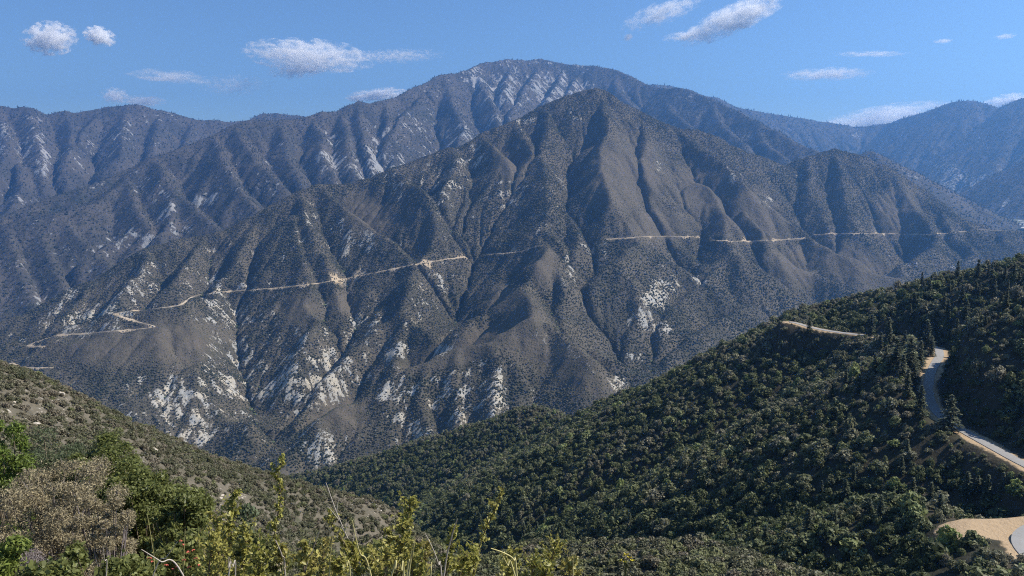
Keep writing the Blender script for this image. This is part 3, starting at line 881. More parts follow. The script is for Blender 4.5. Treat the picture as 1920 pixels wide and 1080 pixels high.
def foliage(n, lobes, leaf, seed, up=0.35, wild=0.7, inner=0.55, aspect=0.6, fuzz=0.0):
    """leaves spread through a cluster of lobes (x, y, z, r)"""
    r = np.random.default_rng(seed)
    lb = np.array(lobes, float)
    wgt = lb[:, 3] ** 2
    k = r.choice(len(lb), n, p=wgt / wgt.sum())
    d = r.normal(size=(n, 3))
    d[:, 2] += up
    d = unit(d)
    rad = lb[k, 3] * np.where(r.random(n) < 0.75, r.uniform(0.8, 1.12, n), r.uniform(inner, 0.85, n))
    if fuzz:
        rad = rad * (1 + np.abs(r.normal(0, fuzz, n)))
    p = lb[k, :3] + d * rad[:, None] * np.array([1, 1, 0.85])
    nr = unit(d + r.normal(size=(n, 3)) * wild)
    s = leaf * r.uniform(0.6, 1.35, n)
    m = p[:, 2] > 0.02
    return quads(p[m], nr[m], r.normal(size=(n, 3))[m], s[m] * aspect, s[m])


def lobes_for(seed, n, w, h, r0, r1):
    r = random.Random(seed)
    out = []
    for i in range(n):
        a = r.uniform(0, 6.283)
        q = math.sqrt(r.random()) * w
        z = r.uniform(0.25, 1.0) * h * (1 - 0.45 * (q / (w + 1e-6)) ** 2)
        out.append((q * math.cos(a), q * math.sin(a), z, r.uniform(r0, r1)))
    return out


def tube(path, r0, r1, n=5):
    P_ = np.array(path, float)
    V, Q = [], []
    m = len(P_)
    for i, p in enumerate(P_):
        t = P_[min(i + 1, m - 1)] - P_[max(i - 1, 0)]
        t /= np.linalg.norm(t) + 1e-9
        a = np.cross(t, (0.31, 0.9, 0.2)); a /= np.linalg.norm(a) + 1e-9
        b = np.cross(t, a)
        rr = r0 + (r1 - r0) * i / (m - 1)
        for k in range(n):
            w_ = 2 * math.pi * k / n
            V.append(p + rr * (a * math.cos(w_) + b * math.sin(w_)))
        if i:
            for k in range(n):
                Q.append(((i - 1) * n + k, (i - 1) * n + (k + 1) % n, i * n + (k + 1) % n, i * n + k))
    return np.array(V), np.array(Q)


def join(parts):
    V, Q, b = [], [], 0
    for v, q in parts:
        V.append(v); Q.append(q + b); b += len(v)
    return np.concatenate(V), np.concatenate(Q)


def leaf_mat(name, dark, mid, pale, odd, instancer=False, trans=0.25, rough=0.6, cell=0.0):
    m = bpy.data.materials.new(name)
    m.use_nodes = True
    nt = m.node_tree
    b = nt.nodes['Principled BSDF']
    b.inputs['Roughness'].default_value = rough
    b.inputs['Specular IOR Level'].default_value = 0.25
    if instancer:
        f = attr(nt, 'tint', 'INSTANCER')
    else:
        f = nd(nt, 'ShaderNodeObjectInfo').outputs['Random']
    rp = nd(nt, 'ShaderNodeValToRGB')
    e = rp.color_ramp.elements
    e[0].position, e[0].color = 0.0, (*dark, 1)
    e[1].position, e[1].color = 1.0, (*odd, 1)
    for p_, c_ in ((0.4, mid), (0.75, pale)):
        x = e.new(p_); x.color = (*c_, 1)
    nt.links.new(f, rp.inputs[0])
    geo = nd(nt, 'ShaderNodeNewGeometry')
    isl = nd(nt, 'ShaderNodeMapRange')
    nt.links.new(geo.outputs['Random Per Island'], isl.inputs[0])
    isl.inputs[3].default_value, isl.inputs[4].default_value = 0.65, 1.4
    hs = nd(nt, 'ShaderNodeHueSaturation')
    nt.links.new(isl.outputs[0], hs.inputs['Value'])
    nt.links.new(rp.outputs[0], hs.inputs['Color'])
    nt.links.new(hs.outputs[0], b.inputs['Base Color'])
    if trans:
        tr = nd(nt, 'ShaderNodeBsdfTranslucent')
        nt.links.new(hs.outputs[0], tr.inputs[0])
        mx = nd(nt, 'ShaderNodeMixShader')
        mx.inputs[0].default_value = trans
        nt.links.new(b.outputs[0], mx.inputs[1]); nt.links.new(tr.outputs[0], mx.inputs[2])
        nt.links.new(mx.outputs[0], nt.nodes['Material Output'].inputs[0])
    return m


def bark_mat(name, a, b2):
    m, nt, b = mat_new(name, 0.9)
    n = noise(nt, nd(nt, 'ShaderNodeTexCoord').outputs['Object'], 6, 4, 0.6, (1, 1, 0.25))
    nt.links.new(mixc(nt, n, a, b2), b.inputs['Base Color'])
    return m


def proto(name, vq, mat):
    return new_obj(name, vq[0], vq[1], mat, link=False)


def blob(seed, n=1):
    """small rough crown, for shrubs that are a pixel or two across"""
    r = np.random.default_rng(seed)
    import bmesh
    bm = bmesh.new()
    bmesh.ops.create_icosphere(bm, subdivisions=n, radius=1.0)
    for v in bm.verts:
        v.co *= r.uniform(0.72, 1.2)
        v.co.z = v.co.z * 0.8 + 0.45
    me = bpy.data.meshes.new('shrub')
    bm.to_mesh(me); bm.free()
    return me


# ------------------------------------------------------------------ who is in sight of the lookout (skip plants buried behind ridges)
BW, BH = 480, 270
zbuf = np.full(BW * BH, 1e9)
for L in (E, B, A, C, J, M, G, N):
    a_, b2_, f_ = proj(L.X, L.Y, L.h)
    m_ = (L.Y > 1)
    i_, j_ = (a_ / 4).astype(int), (b2_ / 4).astype(int)
    m_ &= (i_ >= 0) & (i_ < BW) & (j_ >= 0) & (j_ < BH)
    np.minimum.at(zbuf, (j_ * BW + i_)[m_], f_[m_])
zbuf = zbuf.reshape(BH, BW)
zb = zbuf.copy()
zbuf = np.where(zbuf > 1e8, np.min([np.roll(zb, s_, a_) for a_ in (0, 1) for s_ in (-1, 1)], axis=0), zbuf)


def in_sight(x, y, z, tol=0.03, add=15.0, margin=60):
    u, v, f = proj(x, y, z)
    ok = (u > -margin) & (u < 1920 + margin) & (v > -margin) & (v < 1080 + margin) & (y > 0.5)
    i, j = np.clip((u / 4).astype(int), 0, BW - 1), np.clip((v / 4).astype(int), 0, BH - 1)
    far = np.maximum.reduce([zbuf[np.clip(j - 1, 0, BH - 1), i], zbuf[j, i]])
    return ok & (f < far * (1 + tol) + add)


def spread(L, spacing, x0, x1, y0, y1, r, jit=0.85):
    gx = np.arange(max(x0, L.x0), min(x1, L.xs[-1]), spacing)
    gy = np.arange(max(y0, L.y0), min(y1, L.ys[-1]), spacing)
    x, y = np.meshgrid(gx, gy)
    x = x.ravel() + r.uniform(-jit, jit, x.size) * spacing
    y = y.ravel() + r.uniform(-jit, jit, y.size) * spacing
    return x, y, L.sample(x, y)


def scatter_obj(name, protos, pos, scale, tint, tilt=0.12, seed=1, flat=(0.75, 1.25)):
    r = np.random.default_rng(seed)
    n = len(pos)
    me = bpy.data.meshes.new(name)
    me.vertices.add(n)
    me.vertices.foreach_set('co', np.asarray(pos, np.float32).ravel())
    for nm, typ, val in (('tint', 'FLOAT', tint), ('pick', 'INT', r.integers(0, len(protos), n))):
        a = me.attributes.new(nm, typ, 'POINT')
        a.data.foreach_set('value', np.asarray(val, np.float32 if typ == 'FLOAT' else np.int32))
    rot = np.stack([r.normal(0, tilt, n), r.normal(0, tilt, n), r.uniform(0, 6.283, n)], 1)
    sc = np.stack([scale * r.uniform(0.85, 1.2, n), scale * r.uniform(0.85, 1.2, n), scale * r.uniform(*flat, n)], 1)
    for nm, val in (('rot', rot), ('scl', sc)):
        a = me.attributes.new(nm, 'FLOAT_VECTOR', 'POINT')
        a.data.foreach_set('vector', val.astype(np.float32).ravel())
    o = bpy.data.objects.new(name, me)
    COL.objects.link(o)
    pc = bpy.data.collections.new(name + '_kinds')
    for i, p in enumerate(protos):
        p.name = '%s_%02d' % (name, i)
        pc.objects.link(p)
    ng = bpy.data.node_groups.new(name, 'GeometryNodeTree')
    ng.interface.new_socket('Geometry', in_out='INPUT', socket_type='NodeSocketGeometry')
    ng.interface.new_socket('Geometry', in_out='OUTPUT', socket_type='NodeSocketGeometry')
    gi, go = ng.nodes.new('NodeGroupInput'), ng.nodes.new('NodeGroupOutput')
    ip = ng.nodes.new('GeometryNodeInstanceOnPoints')
    ci = ng.nodes.new('GeometryNodeCollectionInfo')
    ci.inputs['Collection'].default_value = pc
    ci.inputs['Separate Children'].default_value = True
    ci.inputs['Reset Children'].default_value = True
    ip.inputs['Pick Instance'].default_value = True
    for nm, typ, sock in (('pick', 'INT', 'Instance Index'), ('rot', 'FLOAT_VECTOR', 'Rotation'), ('scl', 'FLOAT_VECTOR', 'Scale')):
        na = ng.nodes.new('GeometryNodeInputNamedAttribute')
        na.data_type = typ
        na.inputs['Name'].default_value = nm
        ng.links.new(na.outputs[0], ip.inputs[sock])
    ng.links.new(gi.outputs[0], ip.inputs['Points'])
    ng.links.new(ci.outputs[0], ip.inputs['Instance'])
    ng.links.new(ip.outputs[0], go.inputs[0])
    o.modifiers.new('scatter', 'NODES').node_group = ng
    return tag(o, kind='stuff')


# ------------------------------------------------------------------ scrub on the far mountains (uncountable)
m_far = leaf_mat('far_scrub', (0.022, 0.026, 0.016), (0.040, 0.041, 0.027), (0.080, 0.068, 0.050), (0.070, 0.092, 0.034), True, 0.0, 0.9)
far_pr = []
for s_ in range(5):
    me = blob(40 + s_)
    me.materials.append(m_far)
    far_pr.append(bpy.data.objects.new('shrub', me))
x, y, z = spread(E, 4.7, -2200, 2300, 1700, 3700, PR)
rk, br, gr, rd = (E.sample(x, y, q) for q in (rockE + 0.25 * fbm(E.X / 18, E.Y / 18, 201, 3), brownE, greenE, E_rd))
st_ = E.sample(x, y, stE)
Aq, cv = E.sample(x, y, E.A), E.sample(x, y, E.conv)
patch = fbm(x / 70, y / 70, 203, 3) + 0.35 * fbm(x / 22, y / 22, 204, 2) - 0.9 * br
dens = 0.97 - 0.75 * np.clip(rk - 0.24, 0, 1) + 0.25 * patch
ok = in_sight(x, y, z) & (PR.random(x.size) < dens) & (rd > 7)
x, y, z, gr, br, patch, Aq, cv = (q[ok] for q in (x, y, z, gr, br, patch, Aq, cv))
ravine = np.clip((Aq - 3.7) * 1.2, 0, 1) * np.clip(0.2 - cv * 0.15, 0, 1)
sc = 1.4 + 1.4 * PR.random(x.size) ** 1.3 + 1.7 * np.clip(patch + 0.15, 0, 0.8) * PR.random(x.size) + 4.0 * ravine * PR.random(x.size)
sc *= 1 - 0.5 * br
tn = np.clip(0.40 + 0.15 * PR.normal(size=x.size) + 0.50 * br - 0.40 * np.clip(patch, -0.3, 0.6) - 0.3 * ravine, 0, 0.85)
tn = np.where((ravine > 0.25) & (PR.random(x.size) < 0.45), 0.97, tn)
print('E shrubs', x.size)
scatter_obj('mountain_scrub', far_pr, np.stack([x, y, z - 0.3], 1), sc, tn, seed=3)

far_pr2 = []
for s_ in range(3):
    me = blob(60 + s_)
    me.materials.append(m_far)
    far_pr2.append(bpy.data.objects.new('shrub', me))
for s_ in range(3):     # pointed conifer
    me = blob(70 + s_)
    for v in me.vertices:
        v.co.z = (v.co.z + 0.4) * 2.0
        q_ = max(0.12, 1.0 - v.co.z / 3.3)
        v.co.x *= q_ * 0.9; v.co.y *= q_ * 0.9
    me.materials.append(m_far)
    far_pr2.append(bpy.data.objects.new('conifer', me))
P_, S_, T_ = [], [], []
for L, sp, base, amt in ((B, 15.0, rockB, 0.85), (A, 20.0, rockA, 0.7), (C, 26.0, None, 0.6), (J, 20.0, None, 0.7), (M, 16.0, None, 0.7)):
    x, y, z = spread(L, sp, -6000, 6500, 2500, 10000, PR)
    d_ = amt + 0.25 * fbm(x / 150, y / 150, 211, 3)
    if base is not None:
        d_ = d_ - 1.5 * np.clip(L.sample(x, y, base + 0.2 * fbm(L.X / 50, L.Y / 50, 213, 3)) - 0.24, 0, 1)
    ok = in_sight(x, y, z, 0.02, 60) & (PR.random(x.size) < d_)
    x, y, z = x[ok], y[ok], z[ok]
    P_.append(np.stack([x, y, z - 0.8], 1))
    S_.append(sp * 0.20 * (0.7 + 1.3 * PR.random(x.size) ** 1.6))
    T_.append(np.clip(0.3 + 0.18 * PR.normal(size=x.size), 0, 0.8))
    print('far', x.size)
scatter_obj('forest', far_pr2, np.concatenate(P_), np.concatenate(S_), np.concatenate(T_), seed=5)
# ------------------------------------------------------------------ scrub on the near hillside
def keep_off(L, rd, x, y, r):
    return L.sample(x, y, rd) > r


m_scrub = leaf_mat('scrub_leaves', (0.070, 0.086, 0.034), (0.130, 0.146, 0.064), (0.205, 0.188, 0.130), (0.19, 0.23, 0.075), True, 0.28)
def scrub_mesh(i):
    lb = lobes_for(300 + i, (5, 7, 9, 12, 6, 10, 8, 14, 4, 11)[i], (0.55, 0.7, 0.8, 0.85, 0.55, 0.8, 0.65, 0.9, 0.45, 0.75)[i], (1.2, 1.0, 0.9, 1.1, 1.3, 0.8, 1.1, 0.9, 1.1, 1.2)[i], 0.29, 0.50) + [(0, 0, 0.5, 0.55), (0, 0, 1.0, 0.45)]
    lv = foliage(560, lb, (0.13, 0.16, 0.15, 0.17)[i % 4], 310 + i, 0.7, 0.5, 0.5, 0.6, 0.08)
    return join([lv] + [tube([(0, 0, -0.05), (a * .5, b * .5, c * .55), (a, b, c + r_ * .6)], 0.05, 0.02, 4) for a, b, c, r_ in lb])


scrub_pr = [proto('scrub', scrub_mesh(i), m_scrub) for i in range(10)]
x, y, z = spread(G, 2.75, -400, 630, 112, 1185, PR)
dist = np.hypot(x, y)
big = fbm(x / 45, y / 45, 301, 3)
Af = G.sample(x, y, G.A)
ok = in_sight(x, y, z, 0.03, 14) & keep_off(G, G_rd, x, y, 4.2) & ((G.sample(x, y, G_rd) > 5.5) | (x / y < 0.485)) & (G.sample(x, y, dT) > 1.06) & (PR.random(x.size) < 0.9 + 0.25 * big)
nn = N.sample(x, y)
ok &= ~((x < 188) & (y < 368) & (x > -238) & (z < nn - 1.0))
x, y, z, big, Af, dist = (q[ok] for q in (x, y, z, big, Af, dist))
px_, py_, _ = proj(x, y, z)
wood = np.clip((py_ - 900) / 60, 0, 1) * (px_ < 1760) + 0.6 * np.clip(Af - 3.0, 0, 1)
sc = 1.25 + 1.25 * PR.random(x.size) ** 1.6 + 1.9 * (PR.random(x.size) < 0.09) + 0.7 * np.clip(wood, 0, 1) * PR.random(x.size)
rdq = np.minimum(G.sample(x, y, G_rd), 12 * (G.sample(x, y, dT) - 0.75))
sc = sc * np.clip((rdq - 1.5) / 9.0, 0.22, 1)
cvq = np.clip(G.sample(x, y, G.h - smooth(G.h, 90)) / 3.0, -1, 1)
lit = np.clip(cvq, 0, 1)  # spur crests; scrub tint below paints them sunlit and the gullies dark
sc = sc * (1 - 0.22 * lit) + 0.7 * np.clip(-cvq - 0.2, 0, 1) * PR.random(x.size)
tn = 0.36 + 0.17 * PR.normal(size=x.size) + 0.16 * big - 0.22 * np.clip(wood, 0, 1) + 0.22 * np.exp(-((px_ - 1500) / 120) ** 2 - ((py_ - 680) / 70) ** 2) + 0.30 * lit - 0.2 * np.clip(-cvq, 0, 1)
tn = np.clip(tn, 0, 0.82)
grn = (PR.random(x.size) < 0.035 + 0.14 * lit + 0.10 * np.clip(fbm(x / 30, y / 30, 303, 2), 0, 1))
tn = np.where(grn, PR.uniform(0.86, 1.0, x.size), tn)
print('G scrub', x.size)
app = sc / np.hypot(x, y)
inside = (px_ > -20) & (px_ < 1940) & (py_ < 1090) & (py_ > 440)
top = np.argsort(np.where(inside, -app, 0))[:300]
rest = np.ones(x.size, bool); rest[top] = False
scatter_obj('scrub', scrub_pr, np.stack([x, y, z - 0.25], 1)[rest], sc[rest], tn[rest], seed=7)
rr = random.Random(5)
first = {}
for i in top:
    k = rr.randrange(len(scrub_pr))
    if k not in first:
        o = bpy.data.objects.new('scrub_oak', scrub_pr[k].data)
        first[k] = o
    else:
        o = first[k].copy()
    o.name = 'scrub_oak'
    COL.objects.link(o)
    o.location = (x[i], y[i], z[i] - 0.25)
    s = sc[i]
    o.scale = (s * rr.uniform(.85, 1.2), s * rr.uniform(.85, 1.2), s * rr.uniform(.8, 1.25))
    o.rotation_euler = (0, 0, rr.uniform(0, 6.28))
    o['tint'] = float(tn[i])
    if tn[i] > 0.85:
        lb = 'bright yellow green rounded scrub oak among darker ones on the right hand hillside'
    elif tn[i] > 0.55:
        lb = 'brownish dry rounded scrub oak among green ones on the right hand hillside'
    else:
        lb = 'dark green rounded scrub oak on the hillside around the gravel turnout'
    tag(o, lb.replace('right hand ', 'near '), 'shrub', 'scrub oaks on the near hillside')

# ------------------------------------------------------------------ bushes on the stony slope at left
m_chap = leaf_mat('chaparral_leaves', (0.075, 0.082, 0.038), (0.125, 0.122, 0.068), (0.185, 0.155, 0.110), (0.15, 0.165, 0.06), True, 0.2)
chap_pr = [proto('chaparral', foliage(620, lobes_for(400 + i, 9, 0.8, 0.85, 0.25, 0.46), 0.12, 410 + i, 0.6, 0.5, 0.45), m_chap) for i in range(7)]
x, y, z = spread(N, 1.35, -235, 185, 12, 365, PR)
b_ = N.sample(x, y, bareN) + 0.35 * fbm(x / 10, y / 10, 401, 3)
u_, v_, f_ = proj(x, y, z)
rng_ = np.hypot(x, y)
ok = in_sight(x, y, z, 0.03, 4) & (PR.random(x.size) < np.clip(0.98 - 0.55 * np.clip(b_, 0, 1), 0.35, 1)) & (rng_ > 34) & (PR.random(x.size) > 0.5 * np.clip((u_ - 740) / 120, 0, 1))
ok &= z > G.sample(x, y) - 1.0
x, y, z, b_, u_, v_ = (q[ok] for q in (x, y, z, b_, u_, v_))
wd_ = np.clip((u_ - 740) / 120, 0, 1)
sc = 0.5 + 0.8 * PR.random(x.size) ** 1.5 + wd_ * (0.5 + 1.5 * PR.random(x.size))
tn = np.clip(0.38 + 0.17 * PR.normal(size=x.size) + 0.25 * np.clip(b_, 0, 1) + 0.12 * fbm(x / 20, y / 20, 403, 2), 0, 0.84)
tn = np.where(PR.random(x.size) < 0.06 + 0.25 * wd_, 0.95, tn - 0.1 * wd_).clip(0, 1)
print('N bushes', x.size)
app = sc / np.hypot(x, y)
inside = (u_ > -10) & (u_ < 1930) & (v_ < 1085)
top = np.argsort(np.where(inside, -app, 0))[:300]
rest = np.ones(x.size, bool); rest[top] = False
scatter_obj('chaparral', chap_pr, np.stack([x, y, z - 0.12], 1)[rest], sc[rest], tn[rest], seed=9)
first = {}
for i in top:
    k = rr.randrange(len(chap_pr))
    if k not in first:
        o = bpy.data.objects.new('chaparral_bush', chap_pr[k].data)
        first[k] = o
    else:
        o = first[k].copy()
    o.name = 'chaparral_bush'
    COL.objects.link(o)
    o.location = (x[i], y[i], z[i] - 0.12)
    s = sc[i]
    o.scale = (s * rr.uniform(.85, 1.25), s * rr.uniform(.85, 1.25), s * rr.uniform(.75, 1.15))
    o.rotation_euler = (0, 0, rr.uniform(0, 6.28))
    o['tint'] = float(tn[i])
    lb = ('bright green low bush on the stony slope below the lookout' if tn[i] > 0.85 else
          'dry brownish grey low bush on the stony slope below the lookout' if tn[i] > 0.5 else
          'olive green low bush on the stony slope below the lookout')
    tag(o, lb, 'bush', 'low bushes on the stony slope')

# pale boulders on that slope
m_bl, nt_, bb_ = mat_new('pale_granite', 0.9)
n_ = noise(nt_, nd(nt_, 'ShaderNodeTexCoord').outputs['Object'], 3.0, 5)
nt_.links.new(mixc(nt_, n_, (0.28, 0.24, 0.19), (0.50, 0.45, 0.38)), bb_.inputs['Base Color'])
rock_me = []
for s_ in range(4):
    me = blob(500 + s_, 2)
    for v in me.vertices:
        v.co.z *= 0.7
    me.materials.append(m_bl)
    rock_me.append(me)
x, y, z = spread(N, 5.5, -150, 30, 45, 240, PR)
b_ = N.sample(x, y, bareN)
ok = in_sight(x, y, z, 0.02, 2) & (PR.random(x.size) < b_ * 1.1)
idx = np.where(ok)[0][:160]
for n_, i in enumerate(idx):
    if n_ == 0:
        base = o = bpy.data.objects.new('boulder', rock_me[0])
    else:
        o = base.copy(); o.data = rock_me[n_ % 4]
    o.name = 'boulder'
    COL.objects.link(o)
    s = 0.22 + 0.5 * rr.random() ** 2
    o.location = (x[i], y[i], z[i] - 0.1)
    o.scale = (s * rr.uniform(.8, 1.5), s * rr.uniform(.8, 1.5), s)
    o.rotation_euler = (rr.uniform(-.3, .3), rr.uniform(-.3, .3), rr.uniform(0, 6.28))
    tag(o, 'small pale granite boulder in a bare patch of the stony slope', 'rock', 'boulders on the stony slope')

# ------------------------------------------------------------------ conifers
m_fir = leaf_mat('fir_needles', (0.050, 0.066, 0.036), (0.066, 0.082, 0.044), (0.084, 0.098, 0.054), (0.098, 0.110, 0.060), False, 0.12)
m_trunk = bark_mat('fir_bark', (0.06, 0.045, 0.035), (0.13, 0.10, 0.08))


def conifer(seed, broad=0.23, gap=0.0):
    """unit-height tree: trunk and crown meshes"""
    r = random.Random(seed)
    q = np.random.default_rng(seed)
    trunk = tube([(0, 0, -0.05), (r.uniform(-.006, .006), 0, 0.3), (r.uniform(-.01, .01), r.uniform(-.01, .01), 0.7), (0, 0, 0.985)], 0.021, 0.003, 7)
    pos, nr, up, sx, sy = [], [], [], [], []
    limbs = []
    z = 0.10
    while z < 0.985:
        reach = broad * (1 - z) ** 0.78 * (0.55 + 0.45 * min(1, (z + 0.05) / 0.25))
        nb = 5 if z < 0.75 else 4
        a0 = r.uniform(0, 6.28)
        for k in range(nb):
            if r.random() < gap:
                continue
            a = a0 + 6.283 * k / nb + r.uniform(-.35, .35)
            ln = reach * r.uniform(0.6, 1.2)
            dz = ln * r.uniform(-0.5, -0.05) if z < 0.7 else ln * r.uniform(-0.1, 0.5)
            limbs.append(tube([(0, 0, z), (math.cos(a) * ln * .5, math.sin(a) * ln * .5, z + dz * .3), (math.cos(a) * ln, math.sin(a) * ln, z + dz)], 0.004, 0.0012, 3))
            m = max(4, int(ln * 75))
            for i in range(m):
                t = (i + r.random()) / m
                t = 0.15 + 0.85 * t
                wd = 0.045 * (1.1 - t) + 0.012
                side = r.uniform(-1, 1) * wd * 1.2
                pos.append((math.cos(a) * ln * t - math.sin(a) * side, math.sin(a) * ln * t + math.cos(a) * side, z + dz * t * (0.4 + 0.6 * t) + r.uniform(-.012, .008)))
                nr.append((r.uniform(-.5, .5), r.uniform(-.5, .5), 1))
                up.append((math.cos(a) + r.uniform(-.8, .8), math.sin(a) + r.uniform(-.8, .8), r.uniform(-.6, .1)))
                s = r.uniform(0.020, 0.040)
                sx.append(s * 0.6); sy.append(s * 1.25)
        z += r.uniform(0.022, 0.036) * (1.15 - 0.4 * z)
    crown = quads(np.array(pos), unit(np.array(nr, float)), np.array(up, float), sx, sy)
    return trunk, crown, join(limbs)


fir_me = []
for s_, bd, gp in ((1, 0.25, .1), (2, 0.29, .18), (3, 0.33, .22), (4, 0.23, .1), (5, 0.42, .3)):
    t_, c_, l_ = conifer(600 + s_, bd, gp)
    a = proto('trunk', t_, m_trunk).data; b = proto('crown', c_, m_fir).data; c = proto('limbs', l_, m_trunk).data
    fir_me.append((a, b, c))
FIRS = []


def fir(px, pyb, pyt, label, group, kind=None, L=None, d=None):
    hh = hit(G, px, pyb, 110, 1180, 2000)
    if hh is None:
        return
    x, y, z = hh
    k = rr.randrange(4) if kind is None else kind
    s = (pyb - pyt) / F * y * 1.06
    r = empty('fir_tree', (x, y, z - 0.2), rr.uniform(0, 6.28))
    w_ = s * rr.uniform(0.9, 1.1)
    r.scale = (w_, w_, s)
    tag(r, label, 'tree', group)
    for nm, me in zip(('trunk', 'crown', 'branches'), fir_me[k]):
        o = bpy.data.objects.new(nm, me)
        COL.objects.link(o)
        o.parent = r
    FIRS.append((x, y))


roadside = [(1633, 630, 590), (1665, 645, 596), (1650, 660, 622), (1737, 655, 600), (1745, 668, 628), (1680, 690, 634), (1705, 698, 634), (1724, 690, 638), (1692, 715, 664), (1712, 735, 680), (1700, 745, 690), (1660, 690, 650), (1640, 700, 662)]
for a in roadside:
    fir(*a, 'dark conifer in the clump beside the sunlit stretch of mountain road', 'conifers clumped by the road')
fir(1725, 782, 722, 'bushy pale green conifer at the foot of the sunlit road stretch', None, 2)
fir(1780, 808, 738, 'broad dark spreading conifer just above the shaded lower road', None, 4)
fir(1517, 625, 596, 'dark conifer on the road nose at the edge of the skyline', None, 1)
fir(1515, 1003, 950, 'pale layered conifer standing alone in scrub below the hillside', None, 2)
for a in [(1585, 728, 694), (1610, 738, 700), (1560, 745, 718), (1540, 770, 742)]:
    fir(*a, 'small dark conifer in the shaded hollow below the road nose', 'conifers in the shaded hollow')
for a in [(1700, 862, 822), (1690, 892, 855), (1585, 938, 898), (1435, 1018, 980), (1710, 938, 893), (1745, 942, 903), (1762, 962, 922), (1565, 988, 952), (1650, 978, 925), (1630, 972, 932), (1675, 942, 912), (1490, 938, 902), (1600, 905, 870), (1540, 930, 900), (1460, 960, 928)]:
    fir(*a, 'dark conifer among scrub oaks on the slope above the near spur', 'conifers among the scrub oaks')
for a in [(1812, 938, 884), (1850, 942, 888), (1832, 930, 892), (1880, 925, 888)]:
    fir(*a, 'dark conifer behind the pale gravel turnout', 'conifers behind the turnout')
for i in range(46):
    px = rr.uniform(1690, 1925)
    pyb = rr.uniform(max(500, 540 - (px - 1690) * 0.2), 650 - max(0, px - 1780) * 0.5)
    fir(px, pyb, pyb - rr.uniform(20, 36), 'dark conifer on the shaded slope above the mountain road', 'conifers on the shaded slope')
for a in [(833, 975, 938), (800, 980, 950), (815, 985, 955), (902, 953, 926), (880, 965, 940), (982, 1006, 978), (1007, 1010, 976), (1035, 1014, 982), (1055, 1018, 985), (1082, 980, 950), (1127, 993, 962), (1100, 1000, 972), (920, 975, 946), (940, 985, 957), (960, 995, 965), (865, 960, 938), (900, 990, 962), (1020, 990, 965), (1150, 985, 955), (1180, 990, 960), (1075, 1010, 982)]:
    fir(*a, 'green conifer in the wooded ravine under the dark hillside', 'conifers in the ravine')
# ------------------------------------------------------------------ bushes just below the lookout, at left
m_oak = leaf_mat('oak_leaves', (0.140, 0.158, 0.046), (0.155, 0.172, 0.052), (0.168, 0.182, 0.056), (0.175, 0.185, 0.062), False, 0.48, 0.45)
m_will = leaf_mat('grey_green_leaves', (0.075, 0.095, 0.045), (0.095, 0.115, 0.055), (0.115, 0.130, 0.065), (0.12, 0.13, 0.07), False, 0.25, 0.6)
m_lime = leaf_mat('lime_leaves', (0.115, 0.160, 0.030), (0.130, 0.175, 0.035), (0.150, 0.185, 0.040), (0.16, 0.19, 0.04), False, 0.35, 0.5)
m_dry = leaf_mat('dry_brown_leaves', (0.225, 0.188, 0.108), (0.245, 0.205, 0.120), (0.265, 0.222, 0.133), (0.27, 0.23, 0.14), False, 0.2, 0.8)
m_twig = leaf_mat('bare_twigs', (0.150, 0.125, 0.115), (0.165, 0.140, 0.125), (0.18, 0.15, 0.14), (0.19, 0.16, 0.15), False, 0.05, 0.9)
m_oliv = leaf_mat('olive_leaves', (0.120, 0.130, 0.042), (0.135, 0.145, 0.048), (0.15, 0.155, 0.055), (0.165, 0.16, 0.06), False, 0.38, 0.5)
m_stem = bark_mat('shrub_stem', (0.10, 0.075, 0.05), (0.20, 0.16, 0.11))


def near_bush(name, px, py_top, wpx, d, mat, leaf, n, seed, label, cat='bush', nl=16, wild=0.75, aspect=0.55, sub=0.26, wisp=0.0, group=None, sink=0.3):
    x, _, ztop = pt(px, py_top, d)
    g = float(N.sample(x, d)) - sink
    hgt = max(ztop - g, 0.5)
    wid = wpx / F * d / 2
    lb = []
    r = random.Random(seed)
    for i in range(nl):
        a = r.uniform(0, 6.283)
        q = math.sqrt(r.random())
        rr_ = min(wid, hgt) * r.uniform(sub * 0.6, sub * 1.25)
        zz = r.uniform(0.1, 0.9) if i > nl * 0.3 else r.uniform(0.6, 1.0)
        q *= 1 - 0.5 * max(0, zz - 0.45)
        lb.append((q * math.cos(a) * (wid - rr_ * .5), q * math.sin(a) * (wid - rr_ * .5), max(rr_ * .6, zz * (hgt - rr_)), rr_))
    root = empty(name, (x, d, g))
    tag(root, label, cat, group)
    v, q4 = foliage(n, lb, leaf, seed, 0.45, wild, 0.45, aspect, 0.38)
    new_obj('foliage', v, q4, mat, root)
    st = []
    for bx, by, bz, br in lb:
        st.append(tube([(bx * .06, by * .06, 0), (bx * .45, by * .45, bz * .55), (bx, by, bz)], 0.02 * d / 12, 0.006 * d / 12, 5))
        for k in range(5 if not wisp else 14):
            a, e_ = r.uniform(0, 6.283), r.uniform(-.2, 1.4)
            ln = br * r.uniform(.7, 1.15 + wisp)
            st.append(tube([(bx, by, bz), (bx + math.cos(a) * math.cos(e_) * ln * .5, by + math.sin(a) * math.cos(e_) * ln * .5, bz + math.sin(e_) * ln * .6), (bx + math.cos(a) * math.cos(e_) * ln, by + math.sin(a) * math.cos(e_) * ln, bz + math.sin(e_) * ln)], 0.006 * d / 12, 0.002 * d / 12, 3))
    v, q4 = join(st)
    new_obj('stems', v, q4, m_stem if not wisp else m_twig, root)
    return root


